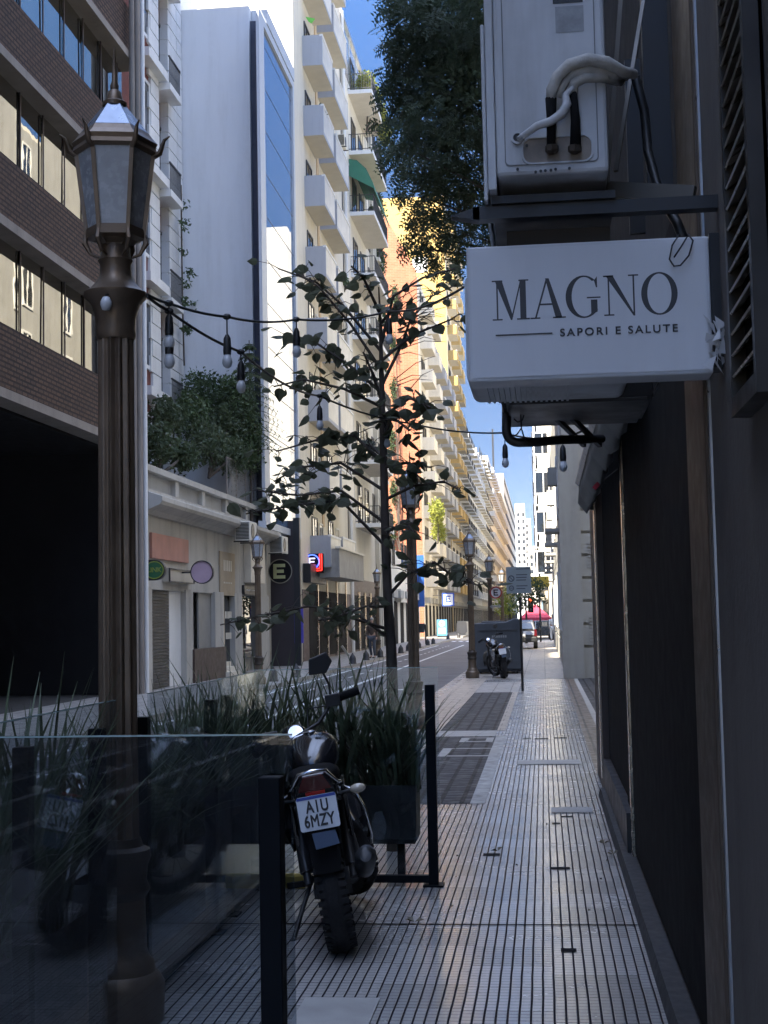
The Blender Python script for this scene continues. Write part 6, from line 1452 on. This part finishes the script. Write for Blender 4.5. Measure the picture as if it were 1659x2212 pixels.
# street trees at the far crossing
def small_tree(label, c, h, r, n, m=None):
    t = thing('street_tree', label, 'tree', c, 'small trees at the far crossing'); c = V(c)
    MB().tube([c, c + V((.05, 0, h * .5)), c + V((0, 0, h))], [.09, .07, .03], 8).build('trunk', M['bark'], t)
    f = MB()
    for i in range(5): leafcloud(f, c + V((random.uniform(-r, r) * .6, random.uniform(-r, r) * .6, h + random.uniform(-.5, .7) * r)), (r * .7, r * .7, r * .6), n // 5, .2)
    f.build('crown', m or M['leaf_bush'], t, fix=False); return t
q = at(1135, 1310, Y=90); small_tree('small leafy tree behind the information sign near the crossing', (q.x, 90, 0), 2.9, 1.3, 900)
q = at(1100, 1300, Y=93); small_tree('small sunlit tree between the round sign and the information sign', (q.x, 93, 0), 2.6, 1.2, 700, M['leaf_yg'])
q = at(938, 1100, X=-9); bush('balcony_plant', 'sunlit yellow green climber on the orange brick building balcony', [((q.x, q.y + 3, q.z), (.8, 2.4, 1.3)), ((q.x, q.y + 5, q.z - 1.6), (.7, 2.4, 1.1))], 1500, .3, M['leaf_yg'], 'plants on far balconies')
# creeper dropping over the orange wall edge
bush('balcony_plant', 'green creeper on the inner edge of the orange brick wall', [(at(x_, y_, Y=YO - .5), (.35, .3, 1.6)) for x_, y_ in ((852, 640), (848, 740), (850, 840), (846, 950), (850, 1060), (848, 1150))], 1500, .26, M['leaf_bush'], 'plants on far balconies')

# ================================================================== PEOPLE AND BIRDS
def figure(label, loc, rz, skin, cloth, trousers, hairc, group=None):
    t = thing('person', label, 'person', (0, 0, 0), group)
    J = [((0, 0, .93), .13), ((0, .0, 1.12), .12), ((0, .0, 1.32), .145), ((0, .01, 1.45), .09), ((0, .02, 1.52), .052), ((0, .03, 1.60), .085), ((0, .03, 1.69), .085),
         ((-.10, 0, .88), .095), ((-.11, .10, .50), .065), ((-.11, -.02, .09), .042), ((-.11, .12, .03), .038),
         ((.10, 0, .88), .095), ((.11, -.02, .50), .065), ((.11, -.22, .12), .042), ((.11, -.12, .03), .038),
         ((-.19, 0, 1.40), .062), ((-.23, -.03, 1.13), .045), ((-.22, .07, .90), .034), ((-.21, .10, .80), .03),
         ((.19, 0, 1.40), .062), ((.23, .02, 1.13), .045), ((.22, .14, .92), .034), ((.21, .17, .82), .03)]
    E_ = [(0, 1), (1, 2), (2, 3), (3, 4), (4, 5), (5, 6), (0, 7), (7, 8), (8, 9), (9, 10), (0, 11), (11, 12), (12, 13), (13, 14), (2, 15), (15, 16), (16, 17), (17, 18), (2, 19), (19, 20), (20, 21), (21, 22)]
    def skinned(name, idx, m, grow, parent):
        mp = {k: i for i, k in enumerate(idx)}
        me = bpy.data.meshes.new(name); me.from_pydata([J[k][0] for k in idx], [(mp[a], mp[b]) for a, b in E_ if a in mp and b in mp], [])
        o = bpy.data.objects.new(name, me); COL.objects.link(o); o.parent = parent
        sk = o.modifiers.new('skin', 'SKIN'); sk.use_smooth_shade = True
        for i, k in enumerate(idx): r = J[k][1] + grow; me.skin_vertices[0].data[i].radius = (r, r)
        me.skin_vertices[0].data[0].use_root = True
        o.modifiers.new('sub', 'SUBSURF').levels = 1; o.modifiers['sub'].render_levels = 1
        me2 = bpy.data.meshes.new_from_object(o.evaluated_get(bpy.context.evaluated_depsgraph_get())); o.modifiers.clear(); o.data = me2
        me2.materials.clear(); me2.materials.append(m); return o
    body = skinned('body', list(range(23)), skin, 0, t)
    skinned('shirt', [0, 1, 2, 3, 15, 16, 17, 19, 20, 21], cloth, .016, t)
    skinned('trousers', [0, 7, 8, 9, 11, 12, 13], trousers, .016, t)
    MB().ell((0, .0, 1.70), (.095, .105, .095), 12, 8).build('hair', hairc, t, smooth=180)
    MB().ell((0, .125, 1.64), (.015, .02, .022), 8, 6).build('nose', skin, t, smooth=180)
    for s_ in (-1, 1): MB().ell((s_ * .11, .22 if s_ < 0 else -.06, .03), (.045, .12, .035), 10, 6).build('shoe', M['black'], t, smooth=180)
    t.location = loc; t.rotation_euler = (0, 0, rz); return t
Msk = mat('skin', (.42, .26, .19), .6, var=.05); Mwc = mat('white_cloth', (.74, .73, .70), .8, var=.05); Mhr = mat('dark_hair', (.03, .022, .018), .7)
pq = at(1195, 1384, Z=0)
figure('person in white clothes walking across the far sunlit crossing', (pq.x, pq.y, -.128 if pq.y > 100 else .005), R(10), Msk, Mwc, Mwc, Mhr)
pq = at(834, 1421, Z=0)
figure('person in a dark jacket walking on the left pavement behind the young tree trunk', (pq.x - .6, pq.y, 0), R(170), Msk, mat('brown_jacket', (.08, .055, .04), .8), mat('grey_jeans', (.07, .08, .10), .8), mat('grey_hair', (.3, .28, .25), .7))
Mpg = mat('pigeon_grey', (.12, .125, .14), .6, var=.2)
def pigeon(label, loc, rz):
    t = thing('pigeon', label, 'pigeon', (0, 0, 0), 'pigeons on the far pavement')
    b = MB(); ss = [el(0, z, wx, hz, y, 10) for y, z, wx, hz in ((-.20, .10, .015, .008), (-.12, .12, .035, .025), (-.04, .13, .06, .055), (.05, .14, .058, .06), (.10, .17, .035, .045), (.12, .21, .024, .03), (.14, .235, .024, .024), (.165, .235, .010, .010))]
    b.loft(ss).tube([(.02, 0, .1), (.02, .01, 0)], .006, 5).tube([(-.02, 0, .1), (-.02, .01, 0)], .006, 5).build('body', Mpg, t, smooth=180)
    MB().tube([(0, .165, .235), (0, .19, .228)], [.006, .002], 5).build('beak', M['black'], t)
    t.location = loc; t.rotation_euler = (0, 0, rz)
for x_, y_, r_, l in ((1133, 1389, 60, 'pigeon on the far right pavement, left one of two'), (1158, 1387, -70, 'pigeon on the far right pavement, right one of two')):
    p = at(x_, y_, Z=0); pigeon(l, (p.x, p.y, .005), R(r_))
# ================================================================== STREET AIR
hz, hn, hb = nodes('haze_air'); hn.nodes.remove(hb)
pv = N(hn, 'VolumePrincipled'); pv.inputs['Density'].default_value = .00022; pv.inputs['Color'].default_value = (.96, .93, .86, 1); pv.inputs['Anisotropy'].default_value = .0
L(hn, pv.outputs[0], hn.nodes['Material Output'].inputs[1])
ho = MB().box(-430, 430, -230, 1010, -1.2, 75).build('haze', hz); ho['kind'] = 'stuff'
